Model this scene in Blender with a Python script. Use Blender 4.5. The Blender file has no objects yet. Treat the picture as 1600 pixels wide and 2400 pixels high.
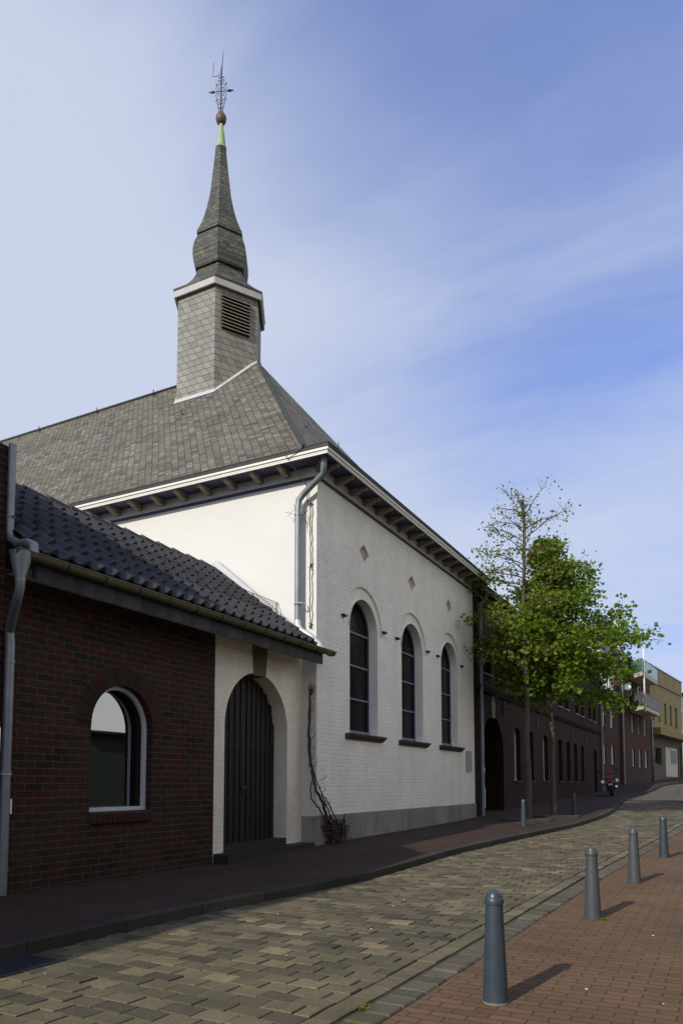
import bpy, math, random
from math import sin, cos, pi, radians as RD, sqrt
from mathutils import Vector, Matrix
from mathutils.geometry import tessellate_polygon
random.seed(11)
S = bpy.context.scene
COL = S.collection

# ------------------------------------------------------------------ camera
cd = bpy.data.cameras.new('camera'); cam = bpy.data.objects.new('camera', cd); COL.objects.link(cam)
cam.location = (0, 0, 0); cam.rotation_euler = (RD(90 + 4.3), 0, RD(27.6))
cd.sensor_fit = 'HORIZONTAL'; cd.sensor_width = 36.0; cd.lens = 36.0 * 1742 / 1600
cd.shift_x = 0.0; cd.shift_y = 505 / 1600
cd.clip_start = 0.05; cd.clip_end = 3000
S.camera = cam

# ------------------------------------------------------------------ light
SUN_DIR = Vector((-0.33, -1.67, 1.0)).normalized()      # towards the sun
EL = math.asin(SUN_DIR.z); AZ = math.atan2(SUN_DIR.x, SUN_DIR.y)
SKY_STRENGTH = 0.15
S.view_settings.view_transform = 'Standard'; S.view_settings.look = 'None'
S.view_settings.exposure = 0.6; S.view_settings.gamma = 1.0; S.view_settings.use_curve_mapping = False
sl = bpy.data.lights.new('sun', 'SUN'); sun = bpy.data.objects.new('sun', sl); COL.objects.link(sun)
sl.energy = 2.65; sl.angle = RD(0.5); sl.color = (1.0, 0.945, 0.835)
sun.rotation_euler = (-SUN_DIR).to_track_quat('-Z', 'Y').to_euler(); sun.location = (-6, -20, 30)


def N(nt, typ, **kw):
    n = nt.nodes.new(typ)
    for k, v in kw.items():
        key = k.replace('__', ' ')
        if hasattr(n, k) and k not in ('color',) and not isinstance(v, bpy.types.NodeSocket) and k not in [i.name for i in n.inputs]:
            setattr(n, k, v); continue
        if key.startswith('in_'):
            sock = n.inputs[int(key[3:])]
        else:
            sock = n.inputs[key]
        if isinstance(v, bpy.types.NodeSocket): nt.links.new(v, sock)
        else: sock.default_value = v
    return n


def mth(nt, op, a, b=0.0, clamp=False):
    n = nt.nodes.new('ShaderNodeMath'); n.operation = op; n.use_clamp = clamp
    for i, v in enumerate((a, b)):
        if isinstance(v, bpy.types.NodeSocket): nt.links.new(v, n.inputs[i])
        else: n.inputs[i].default_value = v
    return n.outputs[0]


def vmth(nt, op, a, b):
    n = nt.nodes.new('ShaderNodeVectorMath'); n.operation = op
    for i, v in enumerate((a, b)):
        if isinstance(v, bpy.types.NodeSocket): nt.links.new(v, n.inputs[i])
        else: n.inputs[i].default_value = v
    return n


def mixc(nt, fac, a, b, blend='MIX'):
    n = nt.nodes.new('ShaderNodeMix'); n.data_type = 'RGBA'; n.blend_type = blend
    for i, v in ((0, fac), (6, a), (7, b)):
        if isinstance(v, bpy.types.NodeSocket): nt.links.new(v, n.inputs[i])
        elif i == 0: n.inputs[0].default_value = v
        else: n.inputs[i].default_value = tuple(v) + ((1,) if len(v) == 3 else ())
    return n.outputs[2]


def ramp(nt, fac, stops, interp='LINEAR'):
    n = nt.nodes.new('ShaderNodeValToRGB'); n.color_ramp.interpolation = interp
    el = n.color_ramp.elements
    while len(el) < len(stops): el.new(0.5)
    for e, (p, c) in zip(el, stops):
        e.position = p
        e.color = tuple(c) + (1,) if not isinstance(c, (int, float)) else (c, c, c, 1)
    nt.links.new(fac, n.inputs[0])
    return n.outputs[0]


# ------------------------------------------------------------------ sky
W = bpy.data.worlds.new('World'); S.world = W; W.use_nodes = True
wt = W.node_tree; wt.nodes.clear()
sky = N(wt, 'ShaderNodeTexSky'); sky.sky_type = 'NISHITA'; sky.sun_disc = False
sky.sun_elevation = EL; sky.sun_rotation = AZ; sky.air_density = 1.0; sky.dust_density = 0.6; sky.ozone_density = 2.0
tc = N(wt, 'ShaderNodeTexCoord'); D = tc.outputs['Generated']
sep = N(wt, 'ShaderNodeSeparateXYZ', Vector=D)
zz = mth(wt, 'MAXIMUM', mth(wt, 'ADD', sep.outputs[2], 0.12), 0.05)
cx_ = mth(wt, 'DIVIDE', sep.outputs[0], zz); cy_ = mth(wt, 'DIVIDE', sep.outputs[1], zz)
cv = N(wt, 'ShaderNodeCombineXYZ', X=cx_, Y=cy_)
mp = N(wt, 'ShaderNodeMapping', Vector=cv.outputs[0]); mp.inputs['Rotation'].default_value = (0, 0, RD(28)); mp.inputs['Scale'].default_value = (0.50, 1.0, 1)
mp.inputs['Location'].default_value = (3.1, 1.4, 0)
n1 = N(wt, 'ShaderNodeTexNoise', Vector=mp.outputs[0], Scale=0.9, Detail=6.0, Roughness=0.52, Distortion=0.55)
n2 = N(wt, 'ShaderNodeTexNoise', Vector=mp.outputs[0], Scale=3.2, Detail=5.0, Roughness=0.6, Distortion=0.8)
leftv = Vector((-1.0, 0.35, -0.1)).normalized()
ld = vmth(wt, 'DOT_PRODUCT', D, tuple(leftv)).outputs['Value']
lf = ramp(wt, ld, [(0.36, 0.0), (0.88, 1.0)], 'EASE')
nn = mth(wt, 'ADD', mth(wt, 'MULTIPLY', n1.outputs[0], 0.78), mth(wt, 'MULTIPLY', n2.outputs[0], 0.22))
cm = mth(wt, 'ADD', mth(wt, 'MULTIPLY', lf, 0.80), mth(wt, 'MULTIPLY', mth(wt, 'SUBTRACT', nn, 0.5), 2.0))
cm = mth(wt, 'ADD', cm, mth(wt, 'SUBTRACT', 0.53, mth(wt, 'MULTIPLY', sep.outputs[2], 0.30)))
east_fill = ramp(wt, sep.outputs[0], [(0.10, 0.0), (0.55, 1.0)], 'EASE')  # unseen clouds added on the east side to brighten the shaded facade
cm = mth(wt, 'ADD', cm, mth(wt, 'MULTIPLY', east_fill, 0.75))
cl = ramp(wt, cm, [(0.0, 0.0), (1.0, 1.0)], 'EASE')
skyc = mixc(wt, 1.0, sky.outputs[0], (1.00, 0.90, 1.13), 'MULTIPLY')
hz = ramp(wt, sep.outputs[2], [(0.0, 0.38), (0.2, 0.52), (0.48, 0.84), (0.75, 1.0)])
skyc = mixc(wt, 1.0, skyc, hz, 'MULTIPLY')
cloud = mixc(wt, east_fill, (2.75, 3.05, 3.70), (3.75, 3.72, 3.6))  # added eastern clouds are brighter and more neutral, as fill light out of view
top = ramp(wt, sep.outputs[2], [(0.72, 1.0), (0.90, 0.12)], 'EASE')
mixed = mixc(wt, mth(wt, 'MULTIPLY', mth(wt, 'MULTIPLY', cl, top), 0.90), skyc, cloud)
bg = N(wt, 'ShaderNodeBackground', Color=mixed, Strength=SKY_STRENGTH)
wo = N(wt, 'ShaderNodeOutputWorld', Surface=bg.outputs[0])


# ------------------------------------------------------------------ materials
def newmat(name):
    m = bpy.data.materials.new(name); m.use_nodes = True
    nt = m.node_tree; b = nt.nodes['Principled BSDF']
    return m, nt, b


def put(nt, b, **kw):
    for k, v in kw.items():
        s = b.inputs[k.replace('__', ' ')]
        if isinstance(v, bpy.types.NodeSocket): nt.links.new(v, s)
        else: s.default_value = tuple(v) + (1,) if isinstance(v, tuple) and len(v) == 3 and s.type == 'RGBA' else v


def bumpn(nt, h, strength, dist=0.01):
    n = N(nt, 'ShaderNodeBump', Height=h, Strength=strength, Distance=dist)
    return n.outputs[0]


def plain(name, col, rough=0.6, metal=0.0, var=0.25, scale=6.0, bump=0.15, spec=0.4, bscale=40.0, dirt=None, dirt_amt=0.5, dist=0.004):
    m, nt, b = newmat(name)
    tc = N(nt, 'ShaderNodeTexCoord'); o = tc.outputs['Object']
    a = N(nt, 'ShaderNodeTexNoise', Vector=o, Scale=scale, Detail=6.0, Roughness=0.6)
    f = N(nt, 'ShaderNodeTexNoise', Vector=o, Scale=bscale, Detail=4.0)
    k = ramp(nt, a.outputs[0], [(0.25, 1 - var), (0.75, 1 + var * 0.6)])
    c = mixc(nt, 1.0, col, k, 'MULTIPLY')
    if dirt:
        d = N(nt, 'ShaderNodeTexNoise', Vector=o, Scale=scale * 0.6, Detail=8.0, Roughness=0.7)
        c = mixc(nt, mth(nt, 'MULTIPLY', ramp(nt, d.outputs[0], [(0.5, 0), (0.68, 1)]), dirt_amt), c, dirt)
    put(nt, b, Base__Color=c, Roughness=rough, Metallic=metal, Normal=bumpn(nt, f.outputs[0], bump, dist))
    b.inputs['Specular IOR Level'].default_value = spec
    return m


def brick(name, bw, bh, mortar, stops, mcol, bump=0.6, rough=0.85, offset=0.5, var=0.25, vscale=1.3, distort=0.0, saw=0.0, skew=0.0,
          stain=None, stain_amt=0.0, patchy=0.0, stain_scale=0.8, dist=0.012, msmooth=0.15, spec=0.25, freq=2, grit=0.25, stretch=(1, 1, 1)):
    m, nt, b = newmat(name)
    uvn = N(nt, 'ShaderNodeUVMap'); uv = uvn.outputs[0]
    if distort:
        nz = N(nt, 'ShaderNodeTexNoise', Vector=uv, Scale=3.5, Detail=3.0)
        off = vmth(nt, 'SCALE', vmth(nt, 'SUBTRACT', nz.outputs['Color'], (0.5, 0.5, 0.5)).outputs[0], (0, 0, 0))
        off.inputs['Scale'].default_value = distort
        uv = vmth(nt, 'ADD', uv, off.outputs[0]).outputs[0]
    if skew:
        s0 = N(nt, 'ShaderNodeSeparateXYZ', Vector=uv)
        uv = N(nt, 'ShaderNodeCombineXYZ', X=mth(nt, 'ADD', s0.outputs[0], mth(nt, 'MULTIPLY', mth(nt, 'FRACT', mth(nt, 'DIVIDE', s0.outputs[1], bh)), skew)), Y=s0.outputs[1]).outputs[0]
    t = N(nt, 'ShaderNodeTexBrick', Vector=uv, Color1=(0, 0, 0, 1), Color2=(1, 1, 1, 1), Mortar=(0.5, 0.5, 0.5, 1), Scale=1.0,
          Mortar__Size=mortar, Mortar__Smooth=msmooth, Bias=0.0, Brick__Width=bw, Row__Height=bh)
    t.offset = offset; t.offset_frequency = freq; t.squash = 1.0
    base = ramp(nt, t.outputs['Color'], stops)
    big = N(nt, 'ShaderNodeTexNoise', Vector=uv, Scale=vscale, Detail=7.0, Roughness=0.62)
    fine = N(nt, 'ShaderNodeTexNoise', Vector=uv, Scale=55.0, Detail=4.0, Roughness=0.6)
    k = ramp(nt, big.outputs[0], [(0.28, 1 - var), (0.72, 1 + var)])
    k2 = ramp(nt, fine.outputs[0], [(0.25, 0.8), (0.75, 1.18)])
    c = mixc(nt, t.outputs['Fac'], base, mcol)
    c = mixc(nt, 1.0, c, k, 'MULTIPLY'); c = mixc(nt, 1.0, c, k2, 'MULTIPLY')
    if stain:
        mpn = N(nt, 'ShaderNodeMapping', Vector=uvn.outputs[0]); mpn.inputs['Scale'].default_value = stretch
        sn = N(nt, 'ShaderNodeTexNoise', Vector=mpn.outputs[0], Scale=stain_scale, Detail=8.0, Roughness=0.68)
        c = mixc(nt, mth(nt, 'MULTIPLY', ramp(nt, sn.outputs[0], [(0.47, 0), (0.70, 1)]), stain_amt), c, stain)
    fac = t.outputs['Fac']
    if patchy:
        pn = N(nt, 'ShaderNodeTexNoise', Vector=uv, Scale=6.0, Detail=4.0, Roughness=0.6)
        fac = mth(nt, 'MULTIPLY', fac, mth(nt, 'SUBTRACT', 1.0, mth(nt, 'MULTIPLY', ramp(nt, pn.outputs[0], [(0.40, 0), (0.58, 1)]), patchy)))
    h = mth(nt, 'SUBTRACT', 1.0, fac)
    if saw:
        sp = N(nt, 'ShaderNodeSeparateXYZ', Vector=uv)
        fr = mth(nt, 'FRACT', mth(nt, 'DIVIDE', sp.outputs[1], bh))
        h = mth(nt, 'ADD', mth(nt, 'MULTIPLY', h, 0.35), mth(nt, 'MULTIPLY', mth(nt, 'SUBTRACT', 1.0, fr), saw))
        h = mth(nt, 'ADD', h, mth(nt, 'MULTIPLY', t.outputs['Color'], 0.25))
    h = mth(nt, 'ADD', h, mth(nt, 'MULTIPLY', fine.outputs[0], grit))
    put(nt, b, Base__Color=c, Roughness=rough, Normal=bumpn(nt, h, bump, dist))
    b.inputs['Specular IOR Level'].default_value = spec
    return m


def blocks(name, stops, rough=0.85, grit=0.3, bump=0.5, spec=0.25, spots=None, gscale=70.0):
    """every block of a mesh takes its own tone from the face attribute rnd"""
    m, nt, b = newmat(name)
    at = N(nt, 'ShaderNodeAttribute'); at.attribute_name = 'rnd'
    uv = N(nt, 'ShaderNodeTexCoord').outputs['Object']
    base = ramp(nt, at.outputs['Fac'], stops)
    f = N(nt, 'ShaderNodeTexNoise', Vector=uv, Scale=gscale, Detail=5.0, Roughness=0.65)
    g = N(nt, 'ShaderNodeTexNoise', Vector=uv, Scale=1.7, Detail=6.0, Roughness=0.6)
    c = mixc(nt, 1.0, base, ramp(nt, f.outputs[0], [(0.3, 1 - grit), (0.7, 1 + grit)]), 'MULTIPLY')
    c = mixc(nt, 1.0, c, ramp(nt, g.outputs[0], [(0.3, 0.75), (0.7, 1.2)]), 'MULTIPLY')
    if spots:
        s = N(nt, 'ShaderNodeTexNoise', Vector=uv, Scale=2.3, Detail=8.0, Roughness=0.7)
        c = mixc(nt, mth(nt, 'MULTIPLY', ramp(nt, s.outputs[0], [(0.52, 0), (0.66, 1)]), 0.6), c, spots)
    put(nt, b, Base__Color=c, Roughness=rough, Normal=bumpn(nt, f.outputs[0], bump, 0.004))
    b.inputs['Specular IOR Level'].default_value = spec
    return m


def glass(name, col=(0.012, 0.013, 0.015), rough=0.06, lattice=None, lead=(0.03, 0.033, 0.04), metal=0.0, spec=0.5, wob=0.02):
    m, nt, b = newmat(name)
    uv = N(nt, 'ShaderNodeUVMap').outputs[0]
    w = N(nt, 'ShaderNodeTexNoise', Vector=uv, Scale=2.0, Detail=2.0)
    c = col
    if lattice:
        t = N(nt, 'ShaderNodeTexBrick', Vector=uv, Color1=(0, 0, 0, 1), Color2=(1, 1, 1, 1), Scale=1.0, Mortar__Size=0.006, Mortar__Smooth=0.1,
              Brick__Width=lattice[0], Row__Height=lattice[1])
        t.offset = 0.0
        tint = ramp(nt, t.outputs['Color'], [(0, tuple(x * 0.5 for x in col)), (0.6, col), (1, tuple(x * 2.2 for x in col))])
        c = mixc(nt, t.outputs['Fac'], tint, lead)
        w2 = mth(nt, 'ADD', w.outputs[0], mth(nt, 'MULTIPLY', t.outputs['Color'], 0.6))
        put(nt, b, Normal=bumpn(nt, w2, 0.12, 0.01))
    else:
        put(nt, b, Normal=bumpn(nt, w.outputs[0], wob, 0.01))
    put(nt, b, Base__Color=c, Roughness=rough, Metallic=metal)
    b.inputs['Specular IOR Level'].default_value = spec
    return m


def leafmat(name, c1, c2, c3, trans=0.45):
    m, nt, b = newmat(name)
    at = N(nt, 'ShaderNodeAttribute'); at.attribute_name = 'rnd'
    c = ramp(nt, at.outputs['Fac'], [(0.0, c1), (0.5, c2), (1.0, c3)])
    put(nt, b, Base__Color=c, Roughness=0.55)
    b.inputs['Specular IOR Level'].default_value = 0.3
    tr = N(nt, 'ShaderNodeBsdfTranslucent', Color=mixc(nt, 1.0, c, (1.3, 1.5, 0.6), 'MULTIPLY'))
    mx = N(nt, 'ShaderNodeMixShader', in_0=trans, in_1=b.outputs[0], in_2=tr.outputs[0])
    nt.links.new(mx.outputs[0], nt.nodes['Material Output'].inputs['Surface'])
    return m


MT = {}
MT['white_brick'] = brick('white_painted_brick', 0.25, 0.077, 0.009, [(0, (0.8123, 0.8016, 0.7535)), (1, (0.8600, 0.8550, 0.8069))], (0.7855, 0.7749, 0.7268), bump=0.8, rough=0.8,
                          var=0.05, distort=0.075, stain=(0.5557, 0.5237, 0.4489), stain_amt=0.30, stain_scale=0.9, dist=0.012, msmooth=1.0, grit=1.6, patchy=0.85, stretch=(1.6, 0.5, 1))
MT['gate_white'] = brick('white_limewash_brick', 0.25, 0.083, 0.008, [(0, (0.7347, 0.7077, 0.6204)), (1, (0.7888, 0.7564, 0.6681))], (0.7023, 0.6753, 0.5939), bump=0.6, rough=0.85,
                         var=0.08, distort=0.08, stain=(0.4538, 0.3674, 0.2652), stain_amt=0.45, stain_scale=0.8, msmooth=1.0, grit=1.6, patchy=0.85, stretch=(1.2, 0.6, 1))
MT['render'] = plain('white_render', (0.6394, 0.6327, 0.5926), 0.85, var=0.05, scale=1.2, bump=0.35, bscale=9.0, dist=0.012)
MT['white_paint'] = plain('white_paint', (0.7020, 0.6840, 0.6210), 0.45, var=0.08, bump=0.1)
MT['frieze'] = plain('frieze_paint', (0.56, 0.555, 0.53), 0.6, var=0.1, bump=0.1)
MT['turret_trim'] = plain('grey_turret_trim', (0.40, 0.395, 0.38), 0.6, var=0.2, bump=0.1)
MT['bracket'] = plain('weathered_bracket_paint', (0.235, 0.205, 0.165), 0.75, var=0.4, scale=9, bump=0.4, dirt=(0.22, 0.10, 0.06), dirt_amt=0.8)
MT['soffit'] = plain('dark_blue_soffit', (0.035, 0.045, 0.09), 0.6, var=0.2)
MT['blue_trim'] = plain('dark_blue_trim', (0.03, 0.04, 0.085), 0.6, var=0.2)
SL = [(0, (0.080, 0.079, 0.064)), (0.3, (0.140, 0.137, 0.106)), (0.55, (0.180, 0.170, 0.122)), (0.8, (0.145, 0.112, 0.070)), (1.0, (0.22, 0.22, 0.19))]
MT['slate'] = brick('weathered_slate_roof', 0.185, 0.145, 0.008, SL, (0.0289, 0.0275, 0.0238), bump=1.0, rough=0.75, var=0.22, vscale=0.7, distort=0.035,
                    stain=(0.1030, 0.0833, 0.0382), stain_amt=0.55, stain_scale=0.9, saw=1.3, dist=0.03, skew=0.07)
MT['tower_slate'] = brick('tower_slate_hanging', 0.24, 0.178, 0.006, [(0, (0.1445, 0.1445, 0.1237)), (0.4, (0.1997, 0.1955, 0.1608)), (0.75, (0.2295, 0.2227, 0.1772)), (1, (0.1700, 0.1700, 0.1608))],
                          (0.0638, 0.0638, 0.0577), bump=1.0, rough=0.6, var=0.15, vscale=0.9, distort=0.03, saw=1.4, dist=0.02, spec=0.35, skew=0.11, offset=0.37)
MT['spire_slate'] = brick('spire_slate', 0.19, 0.115, 0.009, [(0, (0.050, 0.053, 0.048)), (0.5, (0.082, 0.084, 0.070)), (1, (0.115, 0.113, 0.088))], (0.03, 0.03, 0.028), bump=1.0, rough=0.65,
                          var=0.25, distort=0.03, saw=1.0, dist=0.015, stain=(0.13, 0.12, 0.05), stain_amt=0.4, stain_scale=1.5)
MT['slate_edge'] = plain('dark_slate_edge', (0.035, 0.034, 0.036), 0.7, var=0.3)
MT['slate_hung'] = blocks('slate_hung_board', [(0, (0.022, 0.023, 0.025)), (1, (0.050, 0.051, 0.054))], rough=0.6)
MT['wire'] = plain('dark_green_wire', (0.06, 0.085, 0.055), 0.5)
MT['zinc'] = plain('zinc_pipe', (0.22, 0.25, 0.27), 0.45, metal=0.45, var=0.22, scale=4, bump=0.05, dirt=(0.14, 0.16, 0.155), dirt_amt=0.4)
MT['zinc_bright'] = plain('bright_zinc', (0.5270, 0.5440, 0.5610), 0.45, metal=0.3, var=0.12, bump=0.05)
MT['zinc_gutter'] = plain('old_zinc_gutter', (0.125, 0.118, 0.072), 0.5, metal=0.3, var=0.3, scale=3, bump=0.05, dirt=(0.10, 0.10, 0.05), dirt_amt=0.6)
MT['copper'] = plain('green_copper', (0.30, 0.36, 0.17), 0.5, var=0.35, scale=5, bump=0.1, dirt=(0.22, 0.42, 0.25), dirt_amt=0.7)
MT['ball'] = plain('brown_ball_metal', (0.13, 0.095, 0.062), 0.55, metal=0.3, var=0.3, scale=8)
MT['iron'] = plain('wrought_iron', (0.05, 0.05, 0.07), 0.5, metal=0.3)
MT['flash'] = plain('lead_flashing', (0.4590, 0.4590, 0.4651), 0.5, var=0.2, scale=5)
MT['louvre'] = plain('louvre_slat', (0.18, 0.155, 0.11), 0.7, var=0.3)
MT['dark'] = plain('dark_opening', (0.010, 0.009, 0.009), 0.9, var=0.2)
BR = [(0.0, (0.011, 0.008, 0.0065)), (0.22, (0.022, 0.014, 0.0105)), (0.45, (0.034, 0.010, 0.0075)), (0.6, (0.044, 0.0105, 0.0075)), (0.78, (0.026, 0.017, 0.0125)), (0.9, (0.038, 0.011, 0.008)), (1.0, (0.017, 0.0125, 0.0105))]
MT['red_brick'] = brick('mottled_red_brick', 0.25, 0.084, 0.007, BR, (0.0648, 0.0500, 0.0361), bump=0.7, rough=0.85, var=0.34, vscale=5.0, distort=0.012,
                        stain=(0.0594, 0.0430, 0.0294), stain_amt=0.35, stain_scale=0.55)
MT['red_blocks'] = blocks('red_brick_voussoirs', [(0, (0.016, 0.011, 0.009)), (0.3, (0.026, 0.016, 0.012)), (0.6, (0.042, 0.0105, 0.0075)), (1, (0.024, 0.017, 0.013))])
MT['mortar'] = plain('grey_mortar', (0.050, 0.042, 0.032), 0.9)
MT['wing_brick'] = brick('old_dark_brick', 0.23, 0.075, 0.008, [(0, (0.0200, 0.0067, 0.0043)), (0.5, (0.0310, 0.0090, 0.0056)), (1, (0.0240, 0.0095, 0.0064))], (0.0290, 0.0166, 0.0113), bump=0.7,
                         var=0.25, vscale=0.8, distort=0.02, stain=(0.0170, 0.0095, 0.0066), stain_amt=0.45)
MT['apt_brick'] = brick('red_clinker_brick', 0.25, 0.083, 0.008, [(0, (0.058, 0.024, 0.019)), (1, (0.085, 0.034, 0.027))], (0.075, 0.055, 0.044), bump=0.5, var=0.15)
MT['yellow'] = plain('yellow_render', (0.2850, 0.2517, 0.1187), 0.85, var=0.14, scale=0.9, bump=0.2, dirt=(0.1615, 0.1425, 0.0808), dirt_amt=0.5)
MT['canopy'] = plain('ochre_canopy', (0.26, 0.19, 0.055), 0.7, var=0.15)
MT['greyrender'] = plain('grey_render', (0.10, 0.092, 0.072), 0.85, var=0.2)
MT['pale'] = plain('pale_render', (0.55, 0.52, 0.46), 0.85, var=0.12)
MT['concrete'] = plain('pale_concrete', (0.56, 0.52, 0.42), 0.8, var=0.15)
MT['plinth'] = brick('grey_plinth_slabs', 1.05, 3.0, 0.006, [(0, (0.19, 0.19, 0.175)), (1, (0.27, 0.265, 0.24))], (0.10, 0.10, 0.09), bump=0.4, offset=0.0, var=0.22, vscale=1.5,
                     stain=(0.12, 0.12, 0.105), stain_amt=0.6, stain_scale=1.3, stretch=(3.0, 0.5, 1), grit=0.5)
MT['sill'] = plain('dark_sill_stone', (0.052, 0.038, 0.028), 0.8, var=0.35, bump=0.4)
MT['keystone'] = plain('green_grey_keystone', (0.115, 0.105, 0.078), 0.85, var=0.25, bump=0.4)
MT['keystone_pale'] = plain('pale_keystone', (0.30, 0.28, 0.25), 0.85, var=0.2)
MT['step'] = plain('black_stone_step', (0.020, 0.020, 0.020), 0.6, var=0.3, bump=0.2)
MT['wood'] = plain('dark_door_wood', (0.0105, 0.0087, 0.0064), 0.6, var=0.3, scale=4, bump=0.3)
MT['tile'] = plain('anthracite_roof_tile', (0.030, 0.030, 0.031), 0.60, var=0.35, scale=5, bump=0.15, dirt=(0.060, 0.054, 0.043), dirt_amt=0.6)
MT['tile_red'] = brick('red_roof_tile', 0.25, 0.33, 0.015, [(0, (0.30, 0.12, 0.07)), (1, (0.42, 0.19, 0.12))], (0.12, 0.05, 0.03), bump=0.8, saw=1.0)
MT['ridge_mortar'] = plain('ridge_mortar', (0.16, 0.145, 0.12), 0.9, var=0.4)
MT['brown_cheek'] = plain('brown_cheek_boards', (0.115, 0.078, 0.058), 0.85, var=0.35, scale=8)
MT['frame'] = plain('grey_window_frame', (0.50, 0.54, 0.60), 0.4, var=0.06)
MT['frame_white'] = plain('white_window_frame', (0.72, 0.74, 0.72), 0.4, var=0.06)
MT['frame_dark'] = plain('dark_blue_window_frame', (0.045, 0.055, 0.09), 0.5, var=0.15)
MT['bar'] = plain('blue_grey_window_bar', (0.15, 0.19, 0.24), 0.45, var=0.15)
MT['lead_glass'] = glass('leaded_church_glass', lattice=(0.135, 0.2), rough=0.22, col=(0.006, 0.006, 0.007), lead=(0.012, 0.012, 0.014), spec=0.12)
MT['mirror_glass'] = glass('reflecting_window_glass', (0.40, 0.41, 0.40), 0.015, metal=1.0, wob=0.004)
MT['dark_glass'] = glass('dark_window_glass', (0.012, 0.012, 0.014), 0.08, spec=0.35)
MT['pale_glass'] = glass('pale_blind_glass', (0.36, 0.42, 0.42), 0.1)
MT['teal_glass'] = glass('teal_balcony_glass', (0.045, 0.20, 0.22), 0.1)
MT['grey_panel'] = plain('grey_balcony_panel', (0.115, 0.11, 0.13), 0.5, var=0.15)
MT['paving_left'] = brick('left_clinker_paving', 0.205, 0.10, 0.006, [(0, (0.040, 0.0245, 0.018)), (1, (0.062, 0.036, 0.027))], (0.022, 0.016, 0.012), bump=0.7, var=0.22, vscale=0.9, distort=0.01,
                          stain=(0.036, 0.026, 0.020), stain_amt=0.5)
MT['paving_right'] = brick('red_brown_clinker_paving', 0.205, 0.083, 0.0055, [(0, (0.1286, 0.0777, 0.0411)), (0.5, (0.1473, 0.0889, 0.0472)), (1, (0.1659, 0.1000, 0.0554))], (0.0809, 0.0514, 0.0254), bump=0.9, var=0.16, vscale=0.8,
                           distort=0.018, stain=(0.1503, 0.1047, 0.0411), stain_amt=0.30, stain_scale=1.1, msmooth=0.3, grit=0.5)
MT['road_far'] = brick('far_road_setts', 0.24, 0.16, 0.008, [(0, (0.0740, 0.0696, 0.0574)), (0.5, (0.1261, 0.1114, 0.0818)), (1, (0.1566, 0.1348, 0.0940))], (0.0435, 0.0391, 0.0305), bump=0.6, var=0.2, stretch=(1, 1, 1))
MT['road'] = blocks('road_setts', [(0.0, (0.0670, 0.0608, 0.0413)), (0.3, (0.1005, 0.0877, 0.0545)), (0.6, (0.1358, 0.1144, 0.0670)), (0.85, (0.1646, 0.1356, 0.0760)), (1.0, (0.2393, 0.1919, 0.1033))], grit=0.35, spots=(0.0843, 0.0738, 0.0496))
MT['edge_setts'] = blocks('mossy_edge_setts', [(0, (0.0766, 0.0696, 0.0487)), (1, (0.1261, 0.1114, 0.0783))], spots=(0.0827, 0.0783, 0.0296))
MT['gravel_bed'] = plain('dark_joint_sand', (0.055, 0.048, 0.034), 0.95, var=0.4, scale=3, bump=0.5, dirt=(0.065, 0.075, 0.022), dirt_amt=0.7)
MT['kerb'] = blocks('kerb_granite', [(0, (0.034, 0.032, 0.026)), (1, (0.060, 0.056, 0.043))])
MT['earth'] = plain('grey_earth', (0.15, 0.135, 0.11), 0.95, var=0.3, scale=0.6)
MT['bollard'] = plain('blue_grey_bollard_paint', (0.036, 0.054, 0.070), 0.36, var=0.25, scale=9, bump=0.12, spec=0.5, dirt=(0.052, 0.060, 0.062), dirt_amt=0.5)
MT['bollard_grey'] = plain('weathered_bollard_paint', (0.058, 0.067, 0.072), 0.45, var=0.22, scale=14, bump=0.2, spec=0.5)
MT['bark'] = plain('grey_bark', (0.095, 0.082, 0.060), 0.9, var=0.45, scale=9, bump=0.9, bscale=30, dist=0.02, dirt=(0.045, 0.042, 0.024), dirt_amt=0.7)
MT['twig'] = plain('brown_twig', (0.060, 0.042, 0.026), 0.85, var=0.4, scale=12, bump=0.6)
MT['vine'] = plain('dead_vine_wood', (0.070, 0.043, 0.033), 0.9, var=0.4, scale=14, bump=0.8)
MT['leaf1'] = leafmat('young_linden_leaf', (0.1170, 0.1440, 0.0180), (0.1800, 0.2115, 0.0270), (0.2520, 0.2700, 0.0450))
MT['leaf2'] = leafmat('linden_leaf', (0.0720, 0.1350, 0.0126), (0.1260, 0.2025, 0.0198), (0.1980, 0.2700, 0.0324))
MT['weed'] = leafmat('weed_leaf', (0.08, 0.12, 0.015), (0.14, 0.17, 0.02), (0.20, 0.20, 0.03), 0.3)
MT['black_plastic'] = plain('black_plastic', (0.012, 0.012, 0.014), 0.4, var=0.1, bump=0.0)
MT['rubber'] = plain('black_rubber', (0.012, 0.012, 0.012), 0.8, var=0.1)
MT['chrome'] = plain('chrome', (0.6, 0.6, 0.62), 0.2, metal=0.9, var=0.05, bump=0.0)
MT['orange'] = plain('orange_fairing', (0.13, 0.030, 0.010), 0.35, var=0.1, bump=0.0)
MT['red_lens'] = plain('red_lens', (0.35, 0.02, 0.02), 0.25, var=0.05, bump=0.0)
MT['blue_plastic'] = plain('dark_blue_pannier', (0.02, 0.025, 0.06), 0.35, var=0.1, bump=0.0)
MT['plate'] = plain('white_plate', (0.7, 0.7, 0.66), 0.4, var=0.05, bump=0.0)
MT['plaque'] = plain('lilac_grey_plaque', (0.30, 0.30, 0.34), 0.5, var=0.1)
MT['niche'] = plain('pinkish_niche_stone', (0.42, 0.35, 0.29), 0.9, var=0.3, scale=7, bump=0.4)
MT['paper'] = plain('white_scrap', (0.75, 0.73, 0.68), 0.8)
MT['green_wall'] = plain('dark_green_boards', (0.045, 0.06, 0.045), 0.7, var=0.2)


# ------------------------------------------------------------------ mesh builder
ORG = {}


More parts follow.
